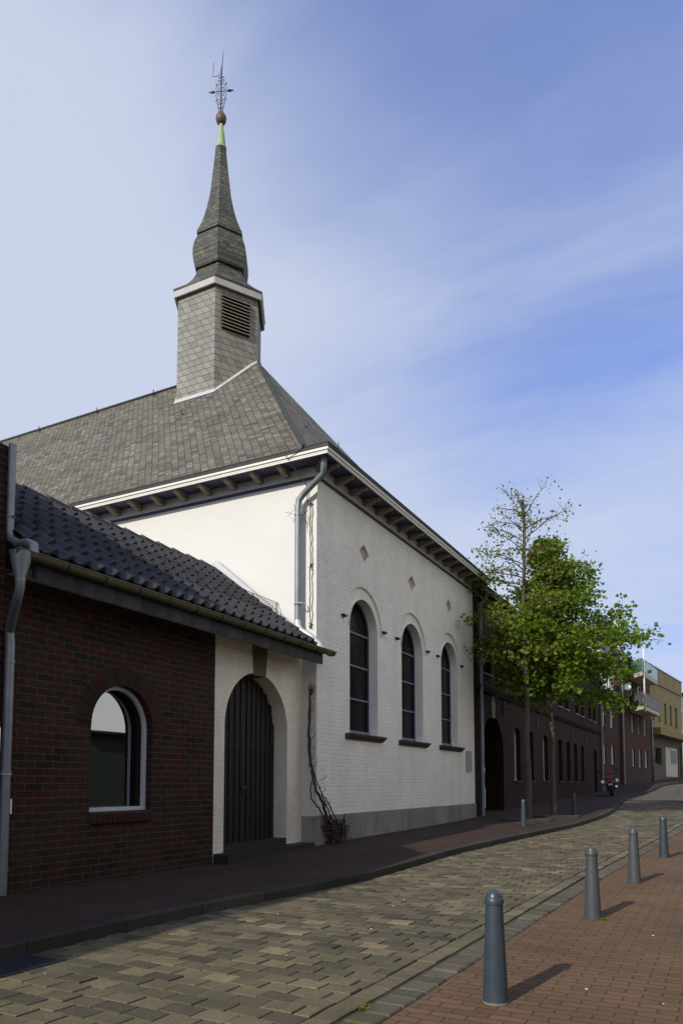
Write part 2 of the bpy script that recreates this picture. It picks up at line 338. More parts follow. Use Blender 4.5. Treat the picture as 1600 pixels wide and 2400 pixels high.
class MB:
    def __init__(s):
        s.v = []; s.f = []; s.uv = []; s.m = []; s.rn = []; s.sm = []

    def face(s, pts, m=0, uv=None, rn=0.0, sm=False):
        pts = [Vector(p) for p in pts]
        if uv is None:
            n = Vector((0, 0, 0))
            for i in range(len(pts)):
                a, b = pts[i], pts[(i + 1) % len(pts)]
                n += a.cross(b)
            if n.length < 1e-12: n = Vector((0, 0, 1))
            n.normalize()
            if abs(n.z) > 0.92: uv = [(p.x, p.y) for p in pts]
            else:
                t = Vector((-n.y, n.x, 0)).normalized(); bt = n.cross(t)
                if bt.z < 0: bt = -bt
                uv = [(p.dot(t), p.dot(bt)) for p in pts]
        i0 = len(s.v); s.v += [tuple(p) for p in pts]; s.f.append(list(range(i0, i0 + len(pts))))
        s.uv += uv; s.m.append(m); s.rn.append(rn); s.sm.append(sm)

    def box(s, x0, x1, y0, y1, z0, z1, m=0, rn=0.0):
        s.obox(((x0 + x1) / 2, (y0 + y1) / 2, (z0 + z1) / 2), ((x1 - x0) / 2, 0, 0), (0, (y1 - y0) / 2, 0), (0, 0, (z1 - z0) / 2), m, rn)

    def obox(s, c, ax, ay, az, m=0, rn=0.0):
        c, ax, ay, az = map(Vector, (c, ax, ay, az))
        P = lambda i, j, k: c + ax * i + ay * j + az * k
        for q in (((1, -1, -1), (1, 1, -1), (1, 1, 1), (1, -1, 1)), ((-1, 1, -1), (-1, -1, -1), (-1, -1, 1), (-1, 1, 1)),
                  ((1, 1, -1), (-1, 1, -1), (-1, 1, 1), (1, 1, 1)), ((-1, -1, -1), (1, -1, -1), (1, -1, 1), (-1, -1, 1)),
                  ((-1, -1, 1), (1, -1, 1), (1, 1, 1), (-1, 1, 1)), ((-1, 1, -1), (1, 1, -1), (1, -1, -1), (-1, -1, -1))):
            s.face([P(*k) for k in q], m, None, rn)

    def prism(s, poly, ext, m=0, rn=0.0, sm=False):
        """polygon (list of 3-D points) pushed along ext, closed"""
        A = [Vector(p) for p in poly]; e = Vector(ext); B = [p + e for p in A]
        n = len(A)
        s.face(list(reversed(A)), m, None, rn); s.face(B, m, None, rn)
        for i in range(n):
            j = (i + 1) % n
            s.face([A[i], A[j], B[j], B[i]], m, None, rn, sm)

    def tube(s, path, r, n=8, m=0, sm=True, caps=True, rn=0.0):
        path = [Vector(p) for p in path]
        rr = r if isinstance(r, (list, tuple)) else [r] * len(path)
        rings = []; up = None
        for i, p in enumerate(path):
            d = (path[min(i + 1, len(path) - 1)] - path[max(i - 1, 0)])
            if d.length < 1e-9: d = Vector((0, 0, 1))
            d.normalize()
            if up is None:
                up = Vector((0, 0, 1)) if abs(d.z) < 0.9 else Vector((1, 0, 0))
            a = d.cross(up)
            if a.length < 1e-4: a = d.cross(Vector((0.3, 1, 0.1)))
            a.normalize(); b = a.cross(d).normalized(); up = b
            rings.append([p + (a * cos(2 * pi * k / n) + b * sin(2 * pi * k / n)) * rr[i] for k in range(n)])
        L = 0
        for i in range(len(rings) - 1):
            l2 = L + (path[i + 1] - path[i]).length
            for k in range(n):
                k2 = (k + 1) % n
                c = 2 * pi * max(rr[i], 0.005) / n
                s.face([rings[i][k], rings[i][k2], rings[i + 1][k2], rings[i + 1][k]], m, [(k * c, L), ((k + 1) * c, L), ((k + 1) * c, l2), (k * c, l2)], rn, sm)
            L = l2
        if caps:
            s.face(list(reversed(rings[0])), m, None, rn); s.face(rings[-1], m, None, rn)

    def lathe(s, c, prof, n=20, m=0, sm=True, rn=0.0, axis=None):
        c = Vector(c)
        if axis is None: U, V, A = Vector((1, 0, 0)), Vector((0, 1, 0)), Vector((0, 0, 1))
        else:
            A = Vector(axis).normalized(); U = A.orthogonal().normalized(); V = A.cross(U)
        R = [[c + (U * cos(2 * pi * k / n) + V * sin(2 * pi * k / n)) * r + A * z for k in range(n)] for r, z in prof]
        for i in range(len(R) - 1):
            for k in range(n):
                k2 = (k + 1) % n
                q = [R[i][k], R[i][k2], R[i + 1][k2], R[i + 1][k]]
                if prof[i][0] < 1e-6: q = [R[i][0], R[i + 1][k2], R[i + 1][k]]
                elif prof[i + 1][0] < 1e-6: q = [R[i][k], R[i][k2], R[i + 1][0]]
                s.face(q, m, None, rn, sm)

    def build(s, name, mats, parent=None, base=None):
        org = Vector(ORG[parent.name]) if parent is not None else Vector(base or (0, 0, 0))
        me = bpy.data.meshes.new(name)
        me.from_pydata([tuple(Vector(p) - org) for p in s.v], [], s.f)
        uvl = me.uv_layers.new(name='UVMap')
        uvl.data.foreach_set('uv', [c for u in s.uv for c in u])
        me.polygons.foreach_set('material_index', s.m)
        at = me.attributes.new('rnd', 'FLOAT', 'FACE'); at.data.foreach_set('value', s.rn)
        me.polygons.foreach_set('use_smooth', s.sm)
        for k in (mats if isinstance(mats, (list, tuple)) else [mats]):
            me.materials.append(MT[k] if isinstance(k, str) else k)
        me.update()
        if any(s.sm):
            import bmesh
            bm = bmesh.new(); bm.from_mesh(me)
            bmesh.ops.remove_doubles(bm, verts=bm.verts, dist=1e-4)
            for e in bm.edges:
                if len(e.link_faces) == 2 and e.calc_face_angle(0) > RD(38): e.smooth = False
            bm.to_mesh(me); bm.free()
        o = bpy.data.objects.new(name, me); COL.objects.link(o)
        if parent is not None: o.parent = parent; ORG[o.name] = tuple(org)
        else: o.location = org; ORG[o.name] = tuple(org)
        return o


def thing(name, label, cat, loc=(0, 0, 0), group=None):
    o = bpy.data.objects.new(name, None); COL.objects.link(o); o.location = loc; o.empty_display_size = 0.3
    o['label'] = label; o['category'] = cat
    if group: o['group'] = group
    ORG[o.name] = tuple(loc)
    return o


def tag(o, label, cat, group=None):
    o['label'] = label; o['category'] = cat
    if group: o['group'] = group
    return o


def struct(o):
    o['kind'] = 'structure'; return o


def part_copy(o, parent, offset):
    c = o.copy(); COL.objects.link(c); c.parent = parent
    c.location = Vector(o.location) + Vector(offset); ORG[c.name] = ORG[o.name]
    return c


def interp(t, x):
    if x <= t[0][0]: return t[0][1]
    for (a, b), (c, d) in zip(t, t[1:]):
        if x <= c: return b + (d - b) * (x - a) / (c - a)
    return t[-1][1]


def FX(X): return lambda u, v, w: Vector((X + w, u, v))
def FY(Y): return lambda u, v, w: Vector((u, Y - w, v))
def FD(P, d, n):
    P, d, n = Vector(P), Vector(d), Vector(n)
    return lambda u, v, w: P + d * u + n * w + Vector((0, 0, v))


def rect(u0, u1, v0, v1): return [(u0, v0), (u1, v0), (u1, v1), (u0, v1)]


def arch(u0, u1, v0, vs, n=16, rise=1.0):
    c = (u0 + u1) / 2; r = (u1 - u0) / 2
    return [(u0, v0), (u1, v0)] + [(c + r * cos(pi * k / n), vs + rise * r * sin(pi * k / n)) for k in range(n + 1)]


def wall(mb, F, outer, holes=(), reveals=(), m=0, mr=None):
    allp = [list(outer)] + [list(h) for h in holes]
    flat = [p for q in allp for p in q]
    tris = tessellate_polygon([[Vector((p[0], p[1], 0)) for p in q] for q in allp])
    out = F(0, 0, 1) - F(0, 0, 0)
    for t in tris:
        q = [F(flat[i][0], flat[i][1], 0) for i in t]
        uv = [flat[i] for i in t]
        if (q[1] - q[0]).cross(q[2] - q[0]).dot(out) < 0: q.reverse(); uv.reverse()
        mb.face(q, m, uv)
    for h, d in zip(holes, reveals):
        if d: reveal(mb, F, h, 0.0, -d, m if mr is None else mr)


def reveal(mb, F, h, w0, w1, m=0):
    L = 0.0
    for i in range(len(h)):
        a, b = h[i], h[(i + 1) % len(h)]
        l2 = L + math.hypot(b[0] - a[0], b[1] - a[1])
        if abs(b[0] - a[0]) < 1e-6: uv = [(0, a[1]), (0, b[1]), (w1 - w0, b[1]), (w1 - w0, a[1])]
        else: uv = [(0, L), (0, l2), (w1 - w0, l2), (w1 - w0, L)]
        mb.face([F(a[0], a[1], w0), F(b[0], b[1], w0), F(b[0], b[1], w1), F(a[0], a[1], w1)], m, uv)
        L = l2


def ring(mb, F, P, Q, w0, w1, m=0):
    """flat frame between outline P and inset outline Q, front at w0, inner edge back to w1"""
    n = len(P)
    for i in range(n):
        j = (i + 1) % n
        mb.face([F(P[i][0], P[i][1], w0), F(P[j][0], P[j][1], w0), F(Q[j][0], Q[j][1], w0), F(Q[i][0], Q[i][1], w0)], m)
        mb.face([F(Q[i][0], Q[i][1], w0), F(Q[j][0], Q[j][1], w0), F(Q[j][0], Q[j][1], w1), F(Q[i][0], Q[i][1], w1)], m)


def poly(mb, F, P, w, m=0):
    mb.face([F(u, v, w) for u, v in P], m, list(P))


def slab(mb, F, u0, u1, v0, v1, w0, w1, m=0, rn=0.0):
    c = F((u0 + u1) / 2, (v0 + v1) / 2, (w0 + w1) / 2)
    ax = (F(1, 0, 0) - F(0, 0, 0)) * (u1 - u0) / 2; az = (F(0, 1, 0) - F(0, 0, 0)) * (v1 - v0) / 2; ay = (F(0, 0, 1) - F(0, 0, 0)) * (w1 - w0) / 2
    mb.obox(c, ax, ay, az, m, rn)


def window(parent, F, u0, u1, v0, v1, depth, fm='frame_white', gm='dark_glass', t=0.06, vs=None, rise=1.0, mullion=False, transom=None, sill=None, label=None, n=16, inner=0.0):
    if vs is None: P = rect(u0, u1, v0, v1); Q = rect(u0 + t, u1 - t, v0 + t, v1 - t)
    else: P = arch(u0, u1, v0, vs, n, rise); Q = arch(u0 + t, u1 - t, v0 + t, vs, n, rise * ((u1 - u0) / 2 * rise - t) / (((u1 - u0) / 2 - t) * rise))
    mb = MB(); ring(mb, F, P, Q, -depth + 0.05, -depth)
    if inner: reveal(mb, F, Q, -depth, -depth - inner, 1)
    if mullion: slab(mb, F, (u0 + u1) / 2 - t / 2, (u0 + u1) / 2 + t / 2, v0 + t, (v1 if vs is None else vs) - t, -depth, -depth + 0.045)
    for z in (transom or []): slab(mb, F, u0 + t, u1 - t, z - t / 3, z + t / 3, -depth, -depth + 0.04)
    o = mb.build('window', [fm, 'dark'], parent)
    if label: o['label'] = label
    mb = MB(); poly(mb, F, Q, -depth + 0.005 - inner); mb.build('pane', gm, o)
    if sill:
        mb = MB(); slab(mb, F, u0 - 0.05, u1 + 0.05, v0 - 0.07, v0 - 0.002, -depth + 0.02, 0.05); mb.build('sill', sill, o)
    return o


# ------------------------------------------------------------------ ground profile
GL = [(-60, -1.75), (0, -1.33), (5.5, -1.29), (7, -1.31), (9.2, -1.325), (11, -1.26), (12.5, -1.205), (17, -1.17), (20, -1.13), (23.5, -1.03), (30, -0.90), (38, -0.74), (44, -0.64), (47, -0.48),
      (51, -0.2), (56, -0.08), (62, 0.0), (68, 0.26), (75, 0.42), (100, 1.0), (200, 1.2), (400, 1.2)]
GR = [(-60, -1.6), (0, -1.34), (4.4, -1.285), (7.1, -1.23), (9.5, -1.18), (12.7, -1.16), (17, -1.12), (23.5, -1.02), (30, -0.88), (44, -0.62), (51, -0.2), (62, 0.0), (75, 0.42), (100, 1.0), (200, 1.2), (400, 1.2)]
KX = [(-60, -6.5), (0, -4.97), (3.75, -4.80), (6.4, -4.67), (12.8, -4.16), (16.9, -3.88), (18.9, -3.67), (22, -3.46), (24, -3.42), (27, -3.55), (32, -4.0), (38, -4.45), (44, -4.25), (53, -3.7), (62, -2.7), (75, -0.9), (100, 4.5), (200, 34)]
RX = [(-60, -4.0), (0, -2.12), (20, -1.20), (40, -0.4), (62, 0.9), (75, 2.6), (100, 8), (200, 40)]
def gl(y): return interp(GL, y)
def gr(y): return interp(GR, y)
def kx(y): return interp(KX, y)
def rx(y): return interp(RX, y)
def sz(y): return gl(y) + 0.10
def rz(x, y):
    a, b = kx(y), rx(y); t = min(1, max(0, (x - a) / (b - a)))
    return gl(y) * (1 - t) + (gr(y) - 0.005) * t


def strip(fn0, fn1, ys, m=0):
    mb = MB()
    for a, b in zip(ys, ys[1:]):
        mb.face([fn0(a), fn1(a), fn1(b), fn0(b)], m, [(fn0(a)[0], a), (fn1(a)[0], a), (fn1(b)[0], b), (fn0(b)[0], b)], 0, False)
    return mb


YS = [-60, -30, -12, -6, -2] + [i * 0.75 for i in range(0, 90)] + [70, 75, 82, 90, 100, 120, 150, 200]
mb = MB()
gy = [-400, -60, 0, 20, 40, 50, 62, 75, 100, 200, 1500]; gx = [-1500, -60, -8, 0, 8, 60, 1500]
for a, b in zip(gy, gy[1:]):
    for c, d in zip(gx, gx[1:]):
        mb.face([(c, a, gl(a) - 0.3), (d, a, gl(a) - 0.3), (d, b, gl(b) - 0.3), (c, b, gl(b) - 0.3)])
struct(mb.build('ground', 'earth'))
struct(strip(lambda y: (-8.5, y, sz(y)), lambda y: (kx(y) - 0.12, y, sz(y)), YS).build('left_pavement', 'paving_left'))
struct(strip(lambda y: (rx(y) + 0.235, y, gr(y) + 0.004), lambda y: (max(rx(y) + 5.0, 4.5), y, gr(y) + 0.004), YS).build('right_pavement', 'paving_right'))
# joint bed under the blocks, and the plain road beyond them
YR = [y for y in YS if y <= 36]; YF = [36] + [y for y in YS if y > 36]
NX = 6
mb = MB()
for a, b in zip(YS, YS[1:]):
    near = b <= 36.01
    for i in range(NX):
        def P(y, k):
            x = kx(y) + (rx(y) + 0.25 - kx(y)) * k / NX
            return (x, y, rz(x, y) - (0.014 if near else 0.0))
        q = [P(a, i), P(a, i + 1), P(b, i + 1), P(b, i)]
        mb.face(q, 0 if near else 1, [(p[0], p[1]) for p in q])
road = struct(mb.build('road', ['gravel_bed', 'road_far']))
# the laid setts of the carriageway: one surface, every sett with its own height and tilt
mb = MB(); rg = random.Random(3)
TH = math.atan(0.046); du = Vector((sin(TH), cos(TH))); dt = Vector((-cos(TH), sin(TH)))
org = Vector((-2.13, 0))
s_ = 1.6; row = 0


def block(mb, s0, s1, t0, t1, g, H, lift, tone, tilt, m=0, bev=0.004):
    gs = g * 0.45; gt = g * 1.7
    cs = [org + du * a + dt * b for a, b in ((s0 + gs, t0 + gt), (s1 - gs, t0 + gt), (s1 - gs, t1 - gt), (s0 + gs, t1 - gt))]
    ci = [org + du * a + dt * b for a, b in ((s0 + gs + bev, t0 + gt + bev), (s1 - gs - bev, t0 + gt + bev), (s1 - gs - bev, t1 - gt - bev), (s0 + gs + bev, t1 - gt - bev))]
    mid = (cs[0] + cs[2]) / 2
    tp = []; md = []; lo = []
    for c, ii in zip(cs, ci):
        z = H(mid.x, mid.y) + (H(c.x, c.y) - H(mid.x, mid.y)) + lift + tilt[0] * (c.x - mid.x) + tilt[1] * (c.y - mid.y)
        tp.append((ii.x, ii.y, z)); md.append((c.x, c.y, z - bev)); lo.append((c.x, c.y, z - 0.035))
    mb.face(tp, m, None, tone)
    for i in range(4):
        j = (i + 1) % 4
        mb.face([tp[i], tp[j], md[j], md[i]], m, None, tone, False)
        mb.face([md[i], md[j], lo[j], lo[i]], m, None, tone, False)


while s_ < 34.5:
    h = 0.16 if s_ < 20 else 0.32
    # kerb-side limit of this row
    p0 = org + du * s_; tmax = (p0.x - kx(p0.y)) / cos(TH) - 0.01
    # light edge course along the gutter (stretchers along the street)
    t = 0.165 + (0.12 if row % 2 else 0.0) + rg.uniform(-0.012, 0.012)
    tprev = 0.165
    first = True
    while True:
        nx = t if first and t > 0.17 else tprev + 0.24
        first = False
        if nx > tmax: nx = tmax
        if nx - tprev > 0.05:
            tone = min(1, max(0, rg.gauss(0.45, 0.20)))
            if rg.random() < 0.10: tone = rg.uniform(0.8, 1.0)
            if rg.random() < 0.09: tone = rg.uniform(0.0, 0.12)
            block(mb, s_, s_ + h, tprev, nx, 0.004, rz, rg.gauss(0, 0.0017), tone, (rg.gauss(0, 0.016), rg.gauss(0, 0.010)))
        tprev = nx
        if nx >= tmax - 0.02: break
    s_ += h; row += 1
s_ = 1.5
while s_ < 34.5:
    block(mb, s_, s_ + 0.24, 0.006, 0.162, 0.004, rz, rg.gauss(0, 0.002), min(1, max(0, rg.gauss(0.66, 0.14))), (rg.gauss(0, 0.01), rg.gauss(0, 0.01)))
    s_ += 0.24
struct(mb.build('carriageway_setts', 'road'))
mb = MB(); s_ = 1.5
while s_ < 34:
    L = rg.uniform(0.15, 0.19)
    block(mb, s_, s_ + L, -0.225, -0.012, 0.007, lambda x, y: gr(y) - 0.004, rg.gauss(0, 0.003), rg.random(), (rg.gauss(0, 0.015), rg.gauss(0, 0.015)), bev=0.01)
    s_ += L
struct(mb.build('gutter_setts', 'edge_setts'))
mb = MB(); y = -6.0
while y < 62:
    b = y + 1.0
    def K(yy, dx, dz): return (kx(yy) + dx, yy, gl(yy) + dz)
    g = 0.004; tone = rg.random()
    A = [K(y + g, -0.12, 0.104), K(y + g, -0.015, 0.104), K(y + g, 0.0, 0.092), K(y + g, 0.004, -0.06)]
    B = [K(b - g, -0.12, 0.104), K(b - g, -0.015, 0.104), K(b - g, 0.0, 0.092), K(b - g, 0.004, -0.06)]
    for i in range(3): mb.face([A[i], A[i + 1], B[i + 1], B[i]], 0, None, tone)
    mb.face([A[0], A[3], A[2], A[1]], 0, None, tone); mb.face([B[0], B[1], B[2], B[3]], 0, None, tone)
    y = b
struct(mb.build('kerb', 'kerb'))

# ------------------------------------------------------------------ white church
DX = -6.7; YC = 11.84; YE = 21.30
church = thing('church', 'white painted brick church with three tall arched windows, slate hip roof and slender bell turret', 'church', (DX, YC, -1.12))
F = FX(DX)
WIN = [13.17, 15.835, 18.5]; WW = 1.335; VS = 3.165; V0 = 1.0
mb = MB()
holes = []; revs = []
for u in WIN:
    c = u + WW / 2; rr = WW / 2; RO = 0.93
    h = [(u, V0), (u + WW, V0), (u + WW, VS)]
    # wide recessed band round the head
    band = [(c + RO * cos(pi * k / 20), VS + 0.0 + RO * sin(pi * k / 20)) for k in range(21)]
    h = [(u, V0), (u + WW, V0), (u + WW, VS)] + band + [(u, VS)]
    holes.append(h); revs.append(0.0)
for y in (13.85, 16.50, 19.17):
    holes.append([(y, 4.655), (y + 0.235, 4.845), (y, 5.035), (y - 0.235, 4.845)]); revs.append(0.09)
wall(mb, F, rect(YC, YE, -1.3, 5.80), holes, revs)
for u in WIN:
    c = u + WW / 2; RO = 0.93
    band = [(c + RO * cos(pi * k / 20), VS + RO * sin(pi * k / 20)) for k in range(21)]
    inner = arch(u, u + WW, V0, VS, 20)[2:]
    for k in range(20):
        mb.face([F(*inner[k], -0.045), F(*band[k], -0.045), F(*band[k + 1], -0.045), F(*inner[k + 1], -0.045)], 0, None)
        mb.face([F(*band[k], 0), F(*band[k], -0.045), F(*band[k + 1], -0.045), F(*band[k + 1], 0)], 0)
    for a, b in ((c - RO, u), (u + WW, c + RO)):
        mb.face([F(a, VS, 0), F(b, VS, 0), F(b, VS, -0.045), F(a, VS, -0.045)], 0)
    reveal(mb, F, arch(u, u + WW, V0, VS, 20), -0.0, -0.26)
# the side towards the gatehouse and the hidden sides
mb.face([(DX, YC, -1.3), (DX, YC, 5.80), (-30, YC, 5.80), (-30, YC, -1.3)], 1)
mb.face([(DX, YE, -1.3), (-30, YE, -1.3), (-30, YE, 5.80), (DX, YE, 5.80)], 1)
mb.face([(-30, YC, -1.3), (-30, YC, 5.80), (-30, YE, 5.80), (-30, YE, -1.3)], 1)
# narrow pilaster strip on the corner of the side wall
mb.box(DX - 0.36, DX - 0.002, YC - 0.02, YC + 0.0, -1.2, 5.35, 1)
mb.build('wall', ['white_brick', 'render'], church)
for y in (13.85, 16.50, 19.17):
    mb = MB(); poly(mb, F, [(y, 4.655), (y + 0.235, 4.845), (y, 5.035), (y - 0.235, 4.845)], -0.085)
    a, b, c3 = F(y - 0.20, 4.845, -0.08), F(y, 4.68, -0.08), F(y + 0.20, 4.845, -0.08)
    mb.prism([a, b, c3, F(y + 0.05, 4.93, -0.08)], (0.05, 0, 0))
    mb.build('diamond_niche', 'niche', church)
for u in WIN:
    o = window(church, F, u, u + WW, V0, VS + WW / 2, 0.26, 'frame_dark', 'lead_glass', 0.028, VS, n=20)
    for k, z in enumerate((1.75, 2.45, 3.15)):
        mb = MB(); slab(mb, F, u + 0.03, u + WW - 0.03, z - 0.018, z + 0.018, -0.25, -0.215); mb.build('glazing_bar', 'bar', o)
    mb = MB(); slab(mb, F, u + 0.01, u + WW - 0.01, V0 + 0.01, V0 + 0.085, -0.25, -0.185); mb.build('bottom_rail', 'bar', o)
    mb = MB(); c = u + WW / 2
    prof = [(-0.28, 0.93), (-0.28, 1.0), (0.13, 0.985), (0.13, 0.945), (0.09, 0.93), (0.065, 0.885), (0.0, 0.865), (-0.28, 0.865)]
    mb.prism([(DX + w, c - 0.86, z) for w, z in prof], (0, 1.72, 0)); mb.build('sill', 'sill', o)
    for sgn in (-1, 1):
        mb = MB(); yy = c + sgn * 0.965
        mb.prism([F(yy - 0.09, VS + 0.165, 0), F(yy + 0.09, VS + 0.165, 0), F(yy + 0.03, VS + 0.115, 0), F(yy - 0.03, VS + 0.115, 0)], (0.07, 0, 0)); mb.build('drip_stone', 'sill', o)
# plinth
mb = MB()
slab(mb, F, YC - 0.03, YE, -1.35, -0.605, 0.0, 0.035)
mb.face([F(YC - 0.03, -0.605, 0.035), F(YE, -0.605, 0.035), F(YE, -0.59, 0.0), F(YC, -0.59, 0.0)], 0)
mb.face([(DX + 0.034, YC - 0.031, -1.35), (DX - 0.30, YC - 0.031, -1.35), (DX - 0.30, YC - 0.031, -0.605), (DX + 0.034, YC - 0.031, -0.605)], 0)
mb.face([(DX + 0.034, YC - 0.031, -0.605), (DX - 0.30, YC - 0.031, -0.605), (DX - 0.30, YC, -0.60), (DX, YC, -0.60)], 0)
mb.build('plinth', 'plinth', church)
# frieze, blue line, soffit, fascia
OV = 0.48
mb = MB()
slab(mb, F, YC - 0.03, YE + 0.02, 5.765, 5.96, 0.0, 0.03)
mb.box(-30, DX + 0.03, YC - 0.03, YC, 5.765, 5.96)
mb.build('frieze', 'frieze', church)
mb = MB()
slab(mb, F, YC - 0.04, YE + 0.02, 5.72, 5.763, 0.0, 0.04)
mb.box(-30, DX + 0.04, YC - 0.04, YC, 5.72, 5.763)
mb.build('blue_line', 'blue_trim', church)
mb = MB(); zz_ = 5.962
mb.face([(DX - 0.02, YC - OV, zz_), (DX + OV, YC - OV, zz_), (DX + OV, YE + 0.3, zz_), (DX - 0.02, YE + 0.3, zz_)])
mb.face([(-30, YC - OV, zz_), (DX - 0.02, YC - OV, zz_), (DX - 0.02, YC, zz_), (-30, YC, zz_)])
mb.build('soffit', 'soffit', church)
mb = MB()
for z0, z1, o0, o1 in ((5.935, 5.985, OV - 0.03, OV - 0.005), (5.987, 6.003, OV - 0.03, OV - 0.016), (6.005, 6.052, OV - 0.03, OV + 0.01)):
    mb.prism([(-30, YC - o1, z0), (DX + o1, YC - o1, z0), (DX + o1, YE + 0.3, z0), (DX + o0, YE + 0.3, z0), (DX + o0, YC - o0, z0), (-30, YC - o0, z0)], (0, 0, z1 - z0))
mb.build('fascia', 'white_paint', church)
mb = MB(); o1 = OV + 0.02; o0 = OV - 0.05
mb.prism([(-30, YC - o1, 6.054), (DX + o1, YC - o1, 6.054), (DX + o1, YE + 0.32, 6.054), (DX + o0, YE + 0.32, 6.054), (DX + o0, YC - o0, 6.054), (-30, YC - o0, 6.054)], (0, 0, 0.085))
mb.build('eaves_edge', 'slate_edge', church)
# carved brackets under the eaves
def bracket():
    mb = MB(); w = 0.052
    prof = [(0.0, 5.955), (0.0, 5.845), (0.10, 5.83), (0.19, 5.838), (0.25, 5.875), (0.30, 5.893), (0.36, 5.888), (0.39, 5.91), (0.40, 5.955)]
    mb.prism([(p, -w, z) for p, z in prof], (0, 2 * w, 0)); return mb
def put_bracket(mb0, fn):
    m2 = MB(); m2.v = [tuple(fn(*v)) for v in mb0.v]; m2.f = mb0.f; m2.uv = mb0.uv; m2.m = mb0.m; m2.rn = mb0.rn; m2.sm = mb0.sm; return m2
b0 = bracket()
first = None
for i in range(16):
    y = YC + 0.06 + i * 0.620
    if first is None: first = put_bracket(b0, lambda x, yy, z: (DX + 0.03 + x, YC + 0.06 + yy, z)).build('eaves_bracket', 'bracket', church)
    else: part_copy(first, church, (0, i * 0.620, 0))
first2 = None
for i in range(15):
    x = DX - 0.62 - i * 0.62
    if first2 is None: first2 = put_bracket(b0, lambda p, yy, z: (DX - 0.62 + yy, YC - 0.03 - p, z)).build('eaves_bracket', 'bracket', church)
    else: part_copy(first2, church, (-i * 0.62, 0, 0))
cb = put_bracket(b0, lambda p, yy, z: (DX + 0.02 + p * 0.75 + yy * 0.7, YC - 0.02 - p * 0.75 + yy * 0.7, z)).build('eaves_bracket', 'bracket', church)
# roof
EXE = DX + OV + 0.03; EX = EXE - 0.52; EY0 = YC - OV - 0.03; EY1 = YE + 0.33; YR_ = (EY0 + EY1) / 2 + 0.04; ZR = 11.70; AX = -11.25; EZ = 6.115
mb = MB()
SUB = 12
def quadgrid(a, b, c, d, sag=0.0):
    """roof slope a-b at the eaves, d-c at the ridge, with a slight flare at the foot"""
    a, b, c, d = map(Vector, (a, b, c, d))
    for i in range(SUB):
        t0, t1 = i / SUB, (i + 1) / SUB
        z = lambda t: Vector((0, 0, -sag * 4 * t * (1 - t)))
        q = [a.lerp(d, t0) + z(t0), b.lerp(c, t0) + z(t0), b.lerp(c, t1) + z(t1), a.lerp(d, t1) + z(t1)]
        if (q[2] - q[3]).length < 1e-5: q = q[:3]
        mb.face(q)
quadgrid((-30, EY0, EZ), (EX, EY0, EZ), (AX, YR_, ZR), (-30, YR_, ZR), 0.07)
quadgrid((EX, EY0, EZ), (EX, EY1, EZ), (AX, YR_, ZR), (AX, YR_, ZR), 0.07)
quadgrid((EX, EY1, EZ), (-30, EY1, EZ), (-30, YR_, ZR), (AX, YR_, ZR), 0.07)
mb.face([(-30, EY1, EZ), (-30, EY0, EZ), (-30, YR_, ZR)])
mb.face([(EX, EY0, EZ), (EXE, EY0, EZ + 0.012), (EXE, EY1, EZ + 0.012), (EX, EY1, EZ)])
roof = mb.build('roof', 'slate', church)
mb = MB()   # lead ridge and hip rolls
mb.tube([(-30, YR_, ZR + 0.02), (-13.9, YR_, ZR + 0.02)], 0.045, 6)
mb.build('ridge_roll', 'slate_edge', roof)
def hip_pt(t, e=0.03): return Vector((EX, EY0, EZ)).lerp(Vector((AX, YR_, ZR)), t) + Vector((0, 0, -0.07 * 4 * t * (1 - t) + e))
mb = MB(); mb.tube([hip_pt(i / 14, 0.02) for i in range(15)], 0.035, 6); mb.build('hip_roll', 'slate_edge', roof)
mb = MB(); mb.tube([hip_pt(i / 14, 0.075) for i in range(15)] , 0.012, 5)
mb.tube([hip_pt(0, 0.075), (EX - 0.02, EY0 - 0.02, EZ + 0.0), (EX - 0.35, EY0 - 0.03, EZ - 0.1), (DX - 0.20, YC - 0.06, 5.6), (DX - 0.18, YC - 0.06, 5.3)], 0.010, 5)
mb.build('lightning_conductor', 'wire', church)
# roof hooks
def hook(p, d):
    mb = MB(); p = Vector(p); d = Vector(d)
    mb.tube([p, p + d * 0.10 + Vector((0, 0, 0.02)), p + d * 0.13 + Vector((0, 0, 0.09)), p + d * 0.10 + Vector((0, 0, 0.2))], 0.014, 5); return mb
sl_ = Vector((0, EY0 - YR_, EZ - ZR)).normalized()
fh = None
for x, t in [(-28.0, .985), (-25.3, .985), (-22.6, .985), (-19.8, .985), (-17.2, .985), (-14.9, .985), (-21.0, .62), (-11.9, .83), (-12.2, .62), (-26, .55)]:
    p = Vector((x, EY0, EZ)).lerp(Vector((x, YR_, ZR)), t) + Vector((0, 0, -0.07 * 4 * t * (1 - t) + 0.01))
    if fh is None: fh = hook(p, sl_).build('roof_hook', 'iron', church); p0 = p
    else: part_copy(fh, church, p - p0)
sx_ = Vector((EX - AX, 0, EZ - ZR)).normalized()
fh = None
for y, t in [(15.6, .86), (14.6, .42), (17.3, .55), (13.2, .16)]:
    p = Vector((EX, y, EZ)).lerp(Vector((AX, y, ZR)), t) + Vector((0, 0, -0.07 * 4 * t * (1 - t) + 0.01))
    if fh is None: fh = hook(p, sx_).build('roof_hook', 'iron', church); p0 = p
    else: part_copy(fh, church, p - p0)
